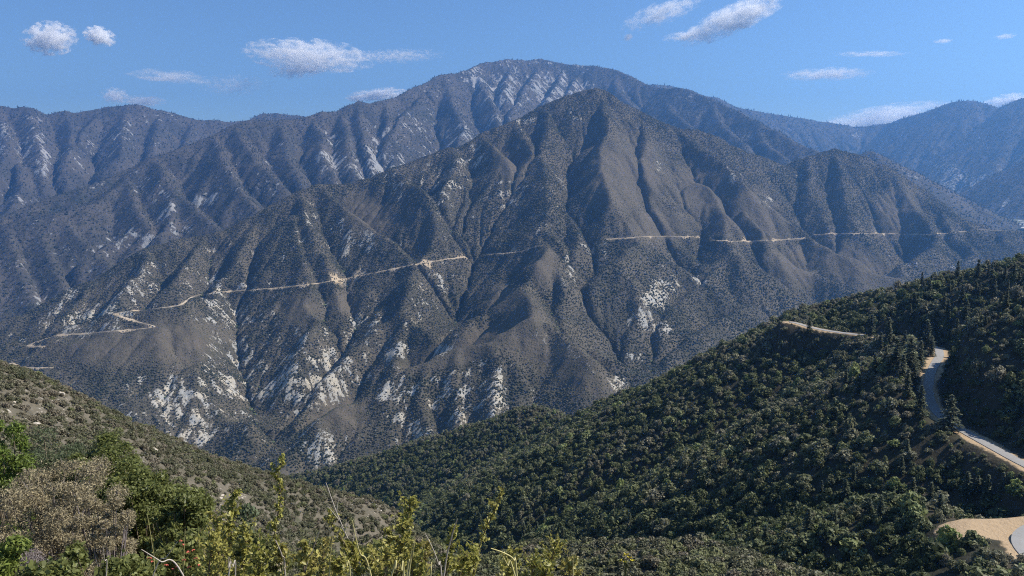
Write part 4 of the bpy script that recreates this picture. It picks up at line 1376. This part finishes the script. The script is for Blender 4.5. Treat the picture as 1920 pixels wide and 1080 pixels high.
near_bush('oak_bush', 178, 832, 210, 18.5, m_oak, 0.036, 46000, 701, 'dense green oak bush behind the large dry shrub, touching the grey green one', nl=90, sub=0.14)
near_bush('oak_bush', 262, 868, 220, 17.0, m_oak, 0.036, 52000, 722, 'dense green oak bush in the middle of the green row', nl=90, sub=0.14)
near_bush('oak_bush', 338, 912, 150, 15.5, m_oak, 0.034, 36000, 702, 'green oak bush at the low end of the green row by the leafy shoots', nl=70, sub=0.15)
near_bush('grey_green_bush', 95, 802, 240, 19.5, m_will, 0.05, 20000, 703, 'soft grey green feathery bush behind the dry brown shrub', nl=60, sub=0.14, aspect=0.22)
near_bush('lime_bush', 5, 782, 130, 14.0, m_lime, 0.04, 14000, 704, 'yellow green bush cut by the left edge of the view', nl=40, sub=0.2, aspect=0.3)
near_bush('dry_bush', 95, 872, 300, 10.5, m_dry, 0.020, 60000, 705, 'large dry brown shrub with fine dead foliage', nl=110, sub=0.11, aspect=0.3, wild=0.95, wisp=0.7)
near_bush('dry_bush', 190, 925, 170, 9.5, m_dry, 0.018, 26000, 715, 'smaller dry brown shrub in front of the green oak bushes', nl=60, sub=0.13, aspect=0.3, wild=0.95, wisp=0.7)
near_bush('twiggy_bush', 85, 985, 140, 8.0, m_twig, 0.016, 6000, 706, 'greyish purple bare twiggy bush low in front', nl=14, sub=0.28, aspect=0.18, wild=1.0, wisp=0.5)
near_bush('lime_bush', 0, 985, 110, 7.4, m_lime, 0.03, 5000, 707, 'low yellow green bush in the bottom left corner', nl=9, sub=0.4, aspect=0.35)
near_bush('oak_bush', 60, 1045, 130, 7.0, m_oak, 0.032, 6000, 708, 'low green bush at the very bottom left below the twiggy one', nl=10, sub=0.4)
near_bush('oak_bush', 210, 1015, 200, 7.6, m_oak, 0.028, 20000, 709, 'low dark green bush in front of the dry brown shrubs', nl=40, sub=0.2)
near_bush('oak_bush', 330, 985, 120, 11.0, m_oak, 0.04, 7000, 710, 'small green bush below the bright oak bush', nl=10, sub=0.36)
near_bush('olive_bush', 470, 985, 200, 12.5, m_oliv, 0.032, 20000, 711, 'olive green bush behind the tallest leafy shoot', nl=50, sub=0.16)
near_bush('olive_bush', 575, 1022, 180, 11.5, m_oliv, 0.03, 18000, 712, 'low olive green bush between the tall leafy shoots', nl=44, sub=0.17)
near_bush('oak_bush', 690, 968, 120, 42.0, m_oak, 0.16, 5000, 713, 'dark round leafy bush in the hollow below the stony slope', nl=12, sub=0.36)
near_bush('olive_bush', 820, 1045, 170, 13.0, m_oliv, 0.034, 16000, 714, 'olive green bush at the bottom below the middle shoots', nl=40, sub=0.18)
near_bush('olive_bush', 430, 950, 130, 24.0, m_will, 0.07, 5000, 716, 'grey green bush at the foot of the stony slope', nl=12, sub=0.33)

# ------------------------------------------------------------------ leafy shoots and dry stalks right in front of the lens
m_sh = leaf_mat('yellow_green_leaves', (0.27, 0.26, 0.06), (0.30, 0.28, 0.07), (0.31, 0.275, 0.08), (0.32, 0.27, 0.09), False, 0.4, 0.4)
m_str, nt_, bb_ = mat_new('straw', 0.7)
n_ = noise(nt_, nd(nt_, 'ShaderNodeTexCoord').outputs['Object'], 9, 3)
nt_.links.new(mixc(nt_, n_, (0.34, 0.29, 0.11), (0.52, 0.47, 0.22)), bb_.inputs['Base Color'])
m_gst, nt_, bb_ = mat_new('grey_stalk', 0.8)
n_ = noise(nt_, nd(nt_, 'ShaderNodeTexCoord').outputs['Object'], 9, 3)
nt_.links.new(mixc(nt_, n_, (0.30, 0.25, 0.20), (0.50, 0.45, 0.38)), bb_.inputs['Base Color'])


def cubic(pts, n):
    p = np.array(pts, float)
    t = np.linspace(0, len(p) - 1, n)
    i = np.minimum(t.astype(int), len(p) - 2)
    f = (t - i)[:, None]
    p0, p1, p2, p3 = p[np.maximum(i - 1, 0)], p[i], p[i + 1], p[np.minimum(i + 2, len(p) - 1)]
    return p1 + 0.5 * f * (p2 - p0 + f * (2 * p0 - 5 * p1 + 4 * p2 - p3 + f * (3 * (p1 - p2) + p3 - p0)))


def to_ground(pts, d):
    P_ = [pt(px, py, d + 0.05 * k) for k, (px, py) in enumerate(pts)]
    x, y, z = P_[-1]
    g = float(N.sample(x, y))
    dx = (P_[-1][0] - P_[-2][0]) / max(0.05, P_[-2][2] - z)
    if z > g:
        P_.append((x + np.clip(dx, -.6, .6) * (z - g) * 0.6, y, g - 0.03))
    return P_


def shoot(pts, d, label, seed, width=14, leaf=0.012, dens=1.0, top=1.0, side=0):
    """upright woody shoot wrapped in small leathery leaves; width in photo pixels"""
    r = np.random.default_rng(seed)
    path = to_ground(pts, d)
    base = np.array(path[-1])
    p = cubic(path, 60) - base
    wob = np.cumsum(r.normal(0, 0.0022, (60, 3)), axis=0); wob -= np.linspace(0, 1, 60)[:, None] * wob[-1]; wob[:, 2] = 0
    p = p + wob
    root = empty('leafy_shoot', tuple(base))
    tag(root, label, 'plant')
    parts = [tube(p[::-1], 0.006, 0.0016, 5)]
    k = F / d
    # leafy stretch: inside and just below the frame
    ln = np.concatenate([[0], np.cumsum(np.linalg.norm(np.diff(p, axis=0), axis=1))])
    reach = ln[-1] * 0.8
    pos, nr, up = [], [], []
    twigs = max(6, int(reach / 0.030 * dens))
    for i in range(twigs):
        s = reach * (i + r.random()) / twigs * top
        c = np.array([np.interp(s, ln, p[:, j]) for j in range(3)])
        a = r.uniform(0, 6.283)
        tl = width / k * r.uniform(0.35, 1.7) * (0.55 + 0.45 * min(1, s / (reach * 0.3)))
        e = np.array([math.cos(a) * tl, math.sin(a) * tl, tl * r.uniform(0.4, 1.3)])
        parts.append(tube([c, c + e * 0.6 + (0, 0, -0.004), c + e], 0.002, 0.0008, 3))
        nlf = int(r.integers(14, 26))
        for q in range(nlf):
            t_ = (q + r.random()) / nlf
            o_ = c + e * t_ + r.normal(size=3) * leaf * 0.55
            pos.append(o_)
            dr = e / (np.linalg.norm(e) + 1e-6) + r.normal(size=3) * 0.7
            up.append(dr); nr.append(r.normal(size=3) + np.array([0.2, -0.3, 0.5]))
    pos, nr, up = np.array(pos), unit(np.array(nr)), np.array(up)
    sz = leaf * r.uniform(0.6, 1.2, len(pos))
    # folded leaf: two faces along the midrib
    t = unit(up - nr * (up * nr).sum(1)[:, None])
    b = np.cross(nr, t)
    S = sz[:, None]
    v = np.stack([pos - t * S, pos + b * S * .55 + nr * S * .18 - t * S * .2, pos + b * S * .45 + nr * S * .15 + t * S * .45, pos + t * S, pos - b * S * .45 + nr * S * .15 + t * S * .45, pos - b * S * .55 + nr * S * .18 - t * S * .2], 1).reshape(-1, 3)
    i6 = np.arange(len(pos))[:, None] * 6
    f4 = np.concatenate([i6 + np.array([[0, 1, 2, 3]]), i6 + np.array([[0, 3, 4, 5]])])
    v2, q2 = join(parts)
    new_obj('stem', v2, q2, m_stem, root)
    new_obj('foliage', v, f4, m_sh, root)
    return root


shoot([(526, 862), (521, 900), (519, 950), (514, 1010), (528, 1078)], 3.6, 'tallest leafy yellow green shoot rising alone left of centre', 801, 13, 0.0100, 1.25)
shoot([(944, 912), (928, 950), (912, 990), (895, 1040), (885, 1085)], 3.8, 'leaning leafy shoot whose tip stands over the wooded ravine', 802, 13, 0.0100, 1.1)
shoot([(771, 936), (768, 980), (760, 1030), (757, 1080)], 3.5, 'bushy leafy shoot in the centre with a wide leafy body', 803, 24, 0.0100, 2.6)
shoot([(752, 985), (742, 1030), (738, 1082)], 3.4, 'shorter leafy shoot pressed against the bushy central one', 804, 20, 0.0100, 2.2)
shoot([(436, 930), (431, 975), (427, 1030), (420, 1080)], 3.4, 'leafy shoot forming the left clump above the red flowers', 805, 24, 0.0100, 2.4)
shoot([(405, 965), (408, 1020), (412, 1080)], 3.3, 'leafy shoot at the left side of the left clump', 806, 22, 0.0098, 2.2)
shoot([(462, 985), (456, 1030), (452, 1080)], 3.3, 'leafy shoot at the right side of the left clump', 807, 22, 0.0098, 2.2)
shoot([(618, 962), (640, 1000), (664, 1040), (676, 1082)], 3.6, 'leafy shoot leaning left beside the long grey twig', 808, 17, 0.0098, 1.3)
shoot([(856, 985), (845, 1020), (836, 1080)], 3.6, 'short leafy shoot on a pale stem right of centre', 809, 17, 0.0098, 1.5)
shoot([(1046, 1018), (1036, 1045), (1020, 1085)], 3.9, 'low round leafy shoot furthest from the red flowers', 810, 24, 0.0098, 2.6)
shoot([(700, 1035), (698, 1060), (694, 1085)], 3.2, 'low leafy shoot among the yellow grass blades', 811, 22, 0.0098, 2.2)
shoot([(575, 1040), (570, 1065), (566, 1085)], 3.2, 'low leafy shoot below the tallest shoot', 812, 24, 0.0098, 2.4)
shoot([(800, 1020), (797, 1050), (792, 1085)], 3.3, 'low leafy shoot right of the bushy central one', 813, 18, 0.0098, 2.0)
shoot([(960, 1060), (955, 1075), (950, 1090)], 3.4, 'lowest leafy tip under the curved yellow blade', 814, 22, 0.0098, 2.2)

shoot([(395, 1000), (392, 1040), (390, 1085)], 3.1, 'low leafy tuft at the far left of the left clump', 815, 26, 0.0098, 2.4)
shoot([(485, 1030), (482, 1060), (480, 1086)], 3.1, 'low leafy tuft between the left clump and the tallest shoot', 816, 26, 0.0098, 2.4)
shoot([(640, 1050), (636, 1070), (634, 1088)], 3.0, 'low leafy tuft at the foot of the grey twig', 817, 24, 0.0110, 2.2)
shoot([(730, 1000), (724, 1040), (720, 1085)], 3.6, 'leafy side shoot left of the bushy central one', 818, 20, 0.0098, 2.0)
shoot([(872, 1040), (866, 1062), (862, 1088)], 3.4, 'low leafy tuft beside the whitish stem', 819, 20, 0.0098, 1.8)
shoot([(1010, 1045), (1003, 1065), (998, 1088)], 3.8, 'low leafy tuft left of the low round shoot', 820, 22, 0.0098, 2.2)

for k_ in range(14):
    bx = 385 + 700 * (k_ + rr.random()) / 14
    tp = rr.uniform(1012, 1058)
    o = shoot([(bx, tp), (bx - rr.uniform(-6, 8), tp + 30), (bx - rr.uniform(-8, 12), 1090)], rr.uniform(2.9, 4.2), 'low leafy tuft in the thicket along the bottom edge', 850 + k_, rr.uniform(15, 26), 0.0110, rr.uniform(1.2, 2.2))
    o['group'] = 'leafy tufts along the bottom edge'


def stalk(pts, d, w, mat, label, name='grass_stalk', twig=0):
    path = to_ground(pts, d)
    base = np.array(path[-1])
    p = cubic(path, 30) - base
    parts = [tube(p[::-1], w, w * 0.35, 5)]
    for k in range(twig):
        c = p[6 + 2 * k]
        e = np.array([rr.uniform(-.06, .06), rr.uniform(-.03, .03), rr.uniform(.03, .07)])
        parts.append(tube([c, c + e * .6, c + e], w * .5, w * .2, 4))
    v, q = join(parts)
    o = new_obj(name, v, q, mat)
    o.location = tuple(base)
    tag(o, label, 'dry stalk')


stalk([(611, 905), (630, 958), (652, 1010), (668, 1050), (678, 1082)], 3.3, 0.0045, m_gst, 'long grey leafless twig leaning beside the tallest shoot', 'dry_twig', 5)
stalk([(600, 993), (585, 1035), (570, 1082)], 3.0, 0.0042, m_gst, 'straight pale stalk leaning right, left of the grey twig')
stalk([(660, 975), (674, 1035), (696, 1082)], 2.9, 0.0045, m_str, 'long yellow blade leaning left, right of the grey twig')
stalk([(623, 1008), (619, 1045), (617, 1082)], 2.9, 0.0035, m_str, 'upright yellow stalk crossing the grey twig')
stalk([(645, 1035), (650, 1060), (657, 1082)], 2.8, 0.003, m_str, 'short yellow stalk between two taller yellow ones')
stalk([(516, 1012), (528, 1040), (535, 1082)], 3.0, 0.004, m_gst, 'pale bent stalk under the tallest leafy shoot')
stalk([(428, 1045), (428, 1065), (428, 1082)], 2.7, 0.0035, m_gst, 'short upright pale stalk in front of the left clump')
stalk([(430, 1045), (436, 1062), (441, 1082)], 2.7, 0.0032, m_gst, 'short pale stalk leaning left in front of the left clump')
stalk([(749, 1058), (742, 1068), (733, 1084)], 2.6, 0.0045, m_str, 'bright yellow stub leaning right at the bottom centre')
stalk([(750, 1058), (753, 1070), (757, 1084)], 2.6, 0.0042, m_str, 'bright yellow stub leaning left at the bottom centre')
stalk([(778, 998), (774, 1040), (766, 1082)], 2.9, 0.0042, m_str, 'tall yellow blade in front of the bushy central shoot')
stalk([(772, 1030), (768, 1055), (762, 1082)], 2.8, 0.003, m_str, 'thin yellow blade doubling the tall one at the central shoot')
stalk([(797, 1000), (812, 1030), (822, 1058), (828, 1082)], 3.0, 0.0038, m_gst, 'curved pale blade right of the bushy central shoot')
stalk([(858, 972), (846, 1010), (832, 1082)], 3.2, 0.005, m_gst, 'thick whitish stem running up into the short leafy shoot')
stalk([(920, 1028), (945, 1037), (963, 1050), (969, 1082)], 2.8, 0.005, m_str, 'yellow blade arched over like a hook')
stalk([(943, 1043), (952, 1060), (966, 1082)], 2.8, 0.004, m_str, 'short yellow blade under the hooked one')
stalk([(1076, 1040), (1075, 1060), (1075, 1082)], 3.0, 0.003, m_str, 'lone thin yellow blade right of all the shoots')
stalk([(808, 1063), (808, 1072), (807, 1084)], 2.7, 0.003, m_str, 'short thin yellow blade below the curved pale one')
stalk([(265, 1030), (300, 1052), (345, 1082)], 2.9, 0.0042, m_gst, 'pale stalk lying almost flat beside the red flowers')
stalk([(333, 1015), (312, 1045), (286, 1082)], 3.0, 0.003, m_gst, 'thin pale stalk leaning right across the flat one')
stalk([(193, 1024), (196, 1050), (199, 1082)], 3.0, 0.003, m_gst, 'thin pale stalk standing in front of the low green bush')
stalk([(276, 965), (285, 1020), (290, 1082)], 3.4, 0.0026, m_str, 'hair thin stalk left of the red flowers')
stalk([(347, 992), (345, 1035), (343, 1082)], 3.1, 0.003, m_str, 'thin stalk right behind the red flowers')

m_red, nt_, bb_ = mat_new('red_petal', 0.5)
bb_.inputs['Base Color'].default_value = (0.55, 0.13, 0.09, 1)
m_yel, nt_, bb_ = mat_new('yellow_petal', 0.5)
bb_.inputs['Base Color'].default_value = (0.62, 0.50, 0.04, 1)


def flower(stems, d, blooms, mat, label, name, size, droop):
    x, _, z = pt(*stems[0][-1], d)
    base = np.array((x, d, float(N.sample(x, d)) - 0.03))
    root = empty(name, tuple(base))
    tag(root, label, 'flower')
    parts = []
    for s_ in stems:
        p = [np.array(pt(px, py, d)) - base for px, py in s_] + [np.array((0.0, 0.0, 0.0))]
        parts.append(tube(cubic(p, 16)[::-1], 0.003, 0.001, 4))
    v, q = join(parts)
    new_obj('stem', v, q, m_oliv, root)
    for bx, by in blooms:
        c = np.array(pt(bx, by, d + rr.uniform(-.05, .05))) - base
        pp = []
        for k in range(3):
            a = rr.uniform(0, 6.283)
            dr = np.array([math.cos(a), math.sin(a) * .6, droop])
            pp.append(tube([c, c + dr * size * .5, c + dr * size, c + dr * size * 1.15], size * 0.16, size * 0.34, 6))
        v, q = join(pp)
        new_obj('bloom', v, q, mat, root)


flower([[(338, 1005), (340, 1040), (344, 1082)], [(368, 1030), (362, 1055), (352, 1082)]], 3.2,
       [(338, 1012), (342, 1020), (352, 1033), (362, 1030), (368, 1045), (371, 1058), (356, 1062), (330, 1062), (347, 1048)], m_red, 'red tubular wildflowers on thin stems, the larger spray', 'red_wildflower', 0.009, -0.5)
flower([[(286, 1008), (290, 1045), (296, 1082)]], 3.3, [(281, 1045), (284, 1052), (312, 1058), (322, 1066)], m_red, 'few red wildflowers beside the larger red spray', 'red_wildflower', 0.008, -0.4)
flower([[(1172, 1042), (1170, 1060), (1172, 1084)], [(1184, 1048), (1178, 1065), (1173, 1084)]], 3.4, [(1168, 1042), (1174, 1040), (1180, 1046), (1164, 1052), (1186, 1052), (1172, 1055)], m_yel, 'small yellow flower head standing alone at the bottom edge', 'yellow_wildflower', 0.0100, 0.5)
flower([[(527, 1058), (529, 1070), (530, 1084)]], 2.9, [(524, 1062), (530, 1059), (534, 1066), (527, 1072)], m_dry, 'dried tan seed head under the tallest leafy shoot', 'seed_head', 0.011, 0.6)
# ------------------------------------------------------------------ clouds, far beyond the ranges
def cloud_mat(i, soft, thr, den, sx, scale, seed):
    m = bpy.data.materials.new('cloud_vapour')
    m.use_nodes = True
    nt = m.node_tree
    nt.nodes.remove(nt.nodes['Principled BSDF'])
    oc = nd(nt, 'ShaderNodeTexCoord').outputs['Object']
    ln = nd(nt, 'ShaderNodeVectorMath', operation='LENGTH')
    nt.links.new(oc, ln.inputs[0])
    off = nd(nt, 'ShaderNodeMapping')
    off.inputs['Location'].default_value = (seed * 3.7, seed * 1.9, seed * 2.3)
    off.inputs['Scale'].default_value = sx
    nt.links.new(oc, off.inputs[0])
    n = mathn(nt, 'ADD', mathn(nt, 'MULTIPLY', noise(nt, off.outputs[0], scale * 2.1, 9, 0.66), 3.0), -1.02)
    fall = mathn(nt, 'SUBTRACT', 1.0, ln.outputs['Value'])
    v = mathn(nt, 'ADD', mathn(nt, 'MULTIPLY', fall, soft), n)
    dn = mathn(nt, 'MULTIPLY', sstep(nt, v, thr, thr + 0.35), den)
    pv = nd(nt, 'ShaderNodeVolumePrincipled')
    pv.inputs['Color'].default_value = (1, 1, 1, 1)
    pv.inputs['Anisotropy'].default_value = 0.1
    nt.links.new(dn, pv.inputs['Density'])
    nt.links.new(pv.outputs[0], nt.nodes['Material Output'].inputs['Volume'])
    m.cycles.volume_sampling = 'DISTANCE'
    return m


def cloud(px, py, w, h, label, soft=0.55, thr=0.72, opt=1.6, tilt=0.0, D=24000.0, sx=(1, 1, 1), scale=1.6, seed=1):
    x, y, z = pt(px, py, D)
    rx, rz = w / F * D / 2, h / F * D / 2
    ry = min(rx, max(rz, 250.0) * 1.5)
    import bmesh
    bm = bmesh.new()
    bmesh.ops.create_icosphere(bm, subdivisions=3, radius=1.0)
    me = bpy.data.meshes.new('cloud')
    bm.to_mesh(me); bm.free()
    me.materials.append(cloud_mat(0, soft, thr, opt * (2.0 if opt > 1.5 else 1.6) / ry, sx, scale, seed))
    o = bpy.data.objects.new('cloud', me)
    COL.objects.link(o)
    o.location = (x, y, z)
    o.scale = (rx, ry, rz)
    o.rotation_euler = (0, -R(tilt), 0)
    tag(o, label, 'cloud')


cloud(94, 72, 100, 62, 'small puffy white cloud near the top left corner', 0.75, 0.66, 3.0, 12, seed=1, scale=1.3)
cloud(187, 68, 58, 38, 'smallest puffy white cloud right of the first puffy one', 0.75, 0.64, 3.0, -8, seed=2, scale=1.3)
cloud(580, 104, 260, 62, 'broad ragged white cloud left of the summit', 0.55, 0.64, 2.2, -4, seed=3, sx=(1.5, 1, 0.8), scale=1.7)
cloud(562, 130, 130, 34, 'ragged lower fringe beneath the broad white cloud', 0.55, 0.66, 1.8, 6, seed=13, sx=(1.5, 1, 0.8), scale=1.7)
cloud(318, 144, 170, 28, 'faint lens shaped cloud over the left range', 0.6, 0.66, 0.8, -4, seed=4, sx=(0.9, 1, 0.7), scale=1.2)
cloud(440, 160, 150, 44, 'thin broken wisps below the broad ragged cloud', 0.45, 0.70, 0.7, 0, seed=5, sx=(1.7, 1, 1), scale=2.0)
cloud(745, 105, 180, 28, 'row of tiny wisps right of the broad ragged cloud', 0.45, 0.68, 1.0, 2, seed=6, sx=(2.4, 1, 0.9), scale=2.0)
cloud(706, 178, 120, 26, 'white cloud bank peeking over the summit shoulder', 0.8, 0.62, 2.6, 6, seed=7, scale=1.2)
cloud(216, 180, 50, 34, 'soft puff touching the crest of the left range', 0.8, 0.66, 1.2, 0, seed=8, scale=1.3)
cloud(268, 190, 90, 24, 'low soft cloud lying on the crest of the left range', 0.8, 0.66, 1.3, 0, seed=9, scale=1.3)
cloud(1245, 22, 170, 44, 'streaky cloud slanting upward at the top, right of the summit', 0.5, 0.66, 1.4, 20, seed=10, sx=(1.2, 1, 0.5), scale=1.8)
cloud(1380, 32, 230, 56, 'long bright streak of cloud slanting up to the top edge', 0.6, 0.62, 2.2, 24, seed=11, sx=(1.1, 1, 0.5), scale=1.6)
cloud(1290, 68, 100, 20, 'thin flat wisp under the long bright streak', 0.6, 0.66, 1.2, 4, seed=12, sx=(1.2, 1, 0.6), scale=1.5)
cloud(1385, 47, 70, 18, 'small bright wisp right below the long streak', 0.6, 0.64, 1.6, 6, seed=14, sx=(1.2, 1, 0.6), scale=1.5)
cloud(1552, 139, 180, 26, 'flat white cloud alone above the right hand saddle'.replace('right hand ', 'far '), 0.6, 0.64, 1.5, 2, seed=15, sx=(1.3, 1, 0.6), scale=1.6)
cloud(1635, 101, 150, 11, 'very thin pale line of cloud above the flat white one', 0.6, 0.66, 0.9, 0, seed=16, sx=(1.4, 1, 0.6), scale=1.5)
cloud(1178, 70, 20, 14, 'tiny isolated scrap of cloud above the summit ridge', 0.8, 0.64, 1.2, 20, seed=17, scale=1.2)
cloud(1665, 226, 300, 62, 'pale hazy cloud bank sitting on the far saddle', 0.9, 0.66, 1.6, 8, seed=18, sx=(0.8, 1, 0.8), scale=1.2)
cloud(1890, 192, 110, 34, 'pale cloud in the notch between the two far summits', 0.9, 0.64, 1.8, 10, seed=19, scale=1.2)
cloud(1768, 77, 36, 8, 'tiny streak of cloud high above the far peaks', 0.8, 0.66, 0.9, 0, seed=20, scale=1.2)
cloud(1885, 68, 40, 10, 'tiny pale streak near the upper edge of the far peaks sky', 0.8, 0.68, 0.8, 0, seed=21, scale=1.2)
# ------------------------------------------------------------------ camera, sun, sky
cam = bpy.data.cameras.new('camera')
cam.lens = 36 * F / W0
cam.sensor_width = 36
cam.clip_start = 0.05
cam.clip_end = 80000
co = bpy.data.objects.new('camera', cam)
co.location = (0, 0, 0)
co.rotation_euler = (math.pi / 2 - PITCH, 0, 0)
COL.objects.link(co)
scene.camera = co
SUN_AZ, SUN_EL = 84.0, 46.0          # degrees clockwise from the view direction
sd = bpy.data.lights.new('sun', 'SUN')
sd.energy = 4.9
sd.angle = R(0.53)
sd.color = (1.0, 0.93, 0.82)
so = bpy.data.objects.new('sun', sd)
so.rotation_euler = (math.pi / 2 - R(SUN_EL), 0, -R(SUN_AZ) + math.pi)
so.location = (300, 0, 300)
COL.objects.link(so)
w = bpy.data.worlds.new('World')
scene.world = w
w.use_nodes = True
nt = w.node_tree
sky = nt.nodes.new('ShaderNodeTexSky')
sky.sky_type = 'NISHITA'
sky.sun_disc = False
sky.sun_elevation = R(SUN_EL)
sky.sun_rotation = R(SUN_AZ)
sky.altitude = 1200
sky.air_density = 1.15
sky.dust_density = 0.4
sky.ozone_density = 8.0
bg = nt.nodes['Background']
bg.inputs['Strength'].default_value = 0.08
nt.links.new(sky.outputs[0], bg.inputs[0])
vs = scene.view_settings
vs.view_transform = 'Standard'
vs.look = 'None'
vs.exposure = 0.74
vs.gamma = 1.0
scene.cycles.volume_bounces = 9
scene.cycles.max_bounces = 14
scene.cycles.diffuse_bounces = 2
scene.cycles.transparent_max_bounces = 8
scene.cycles.use_denoising = False
scene.cycles.filter_width = 1.1
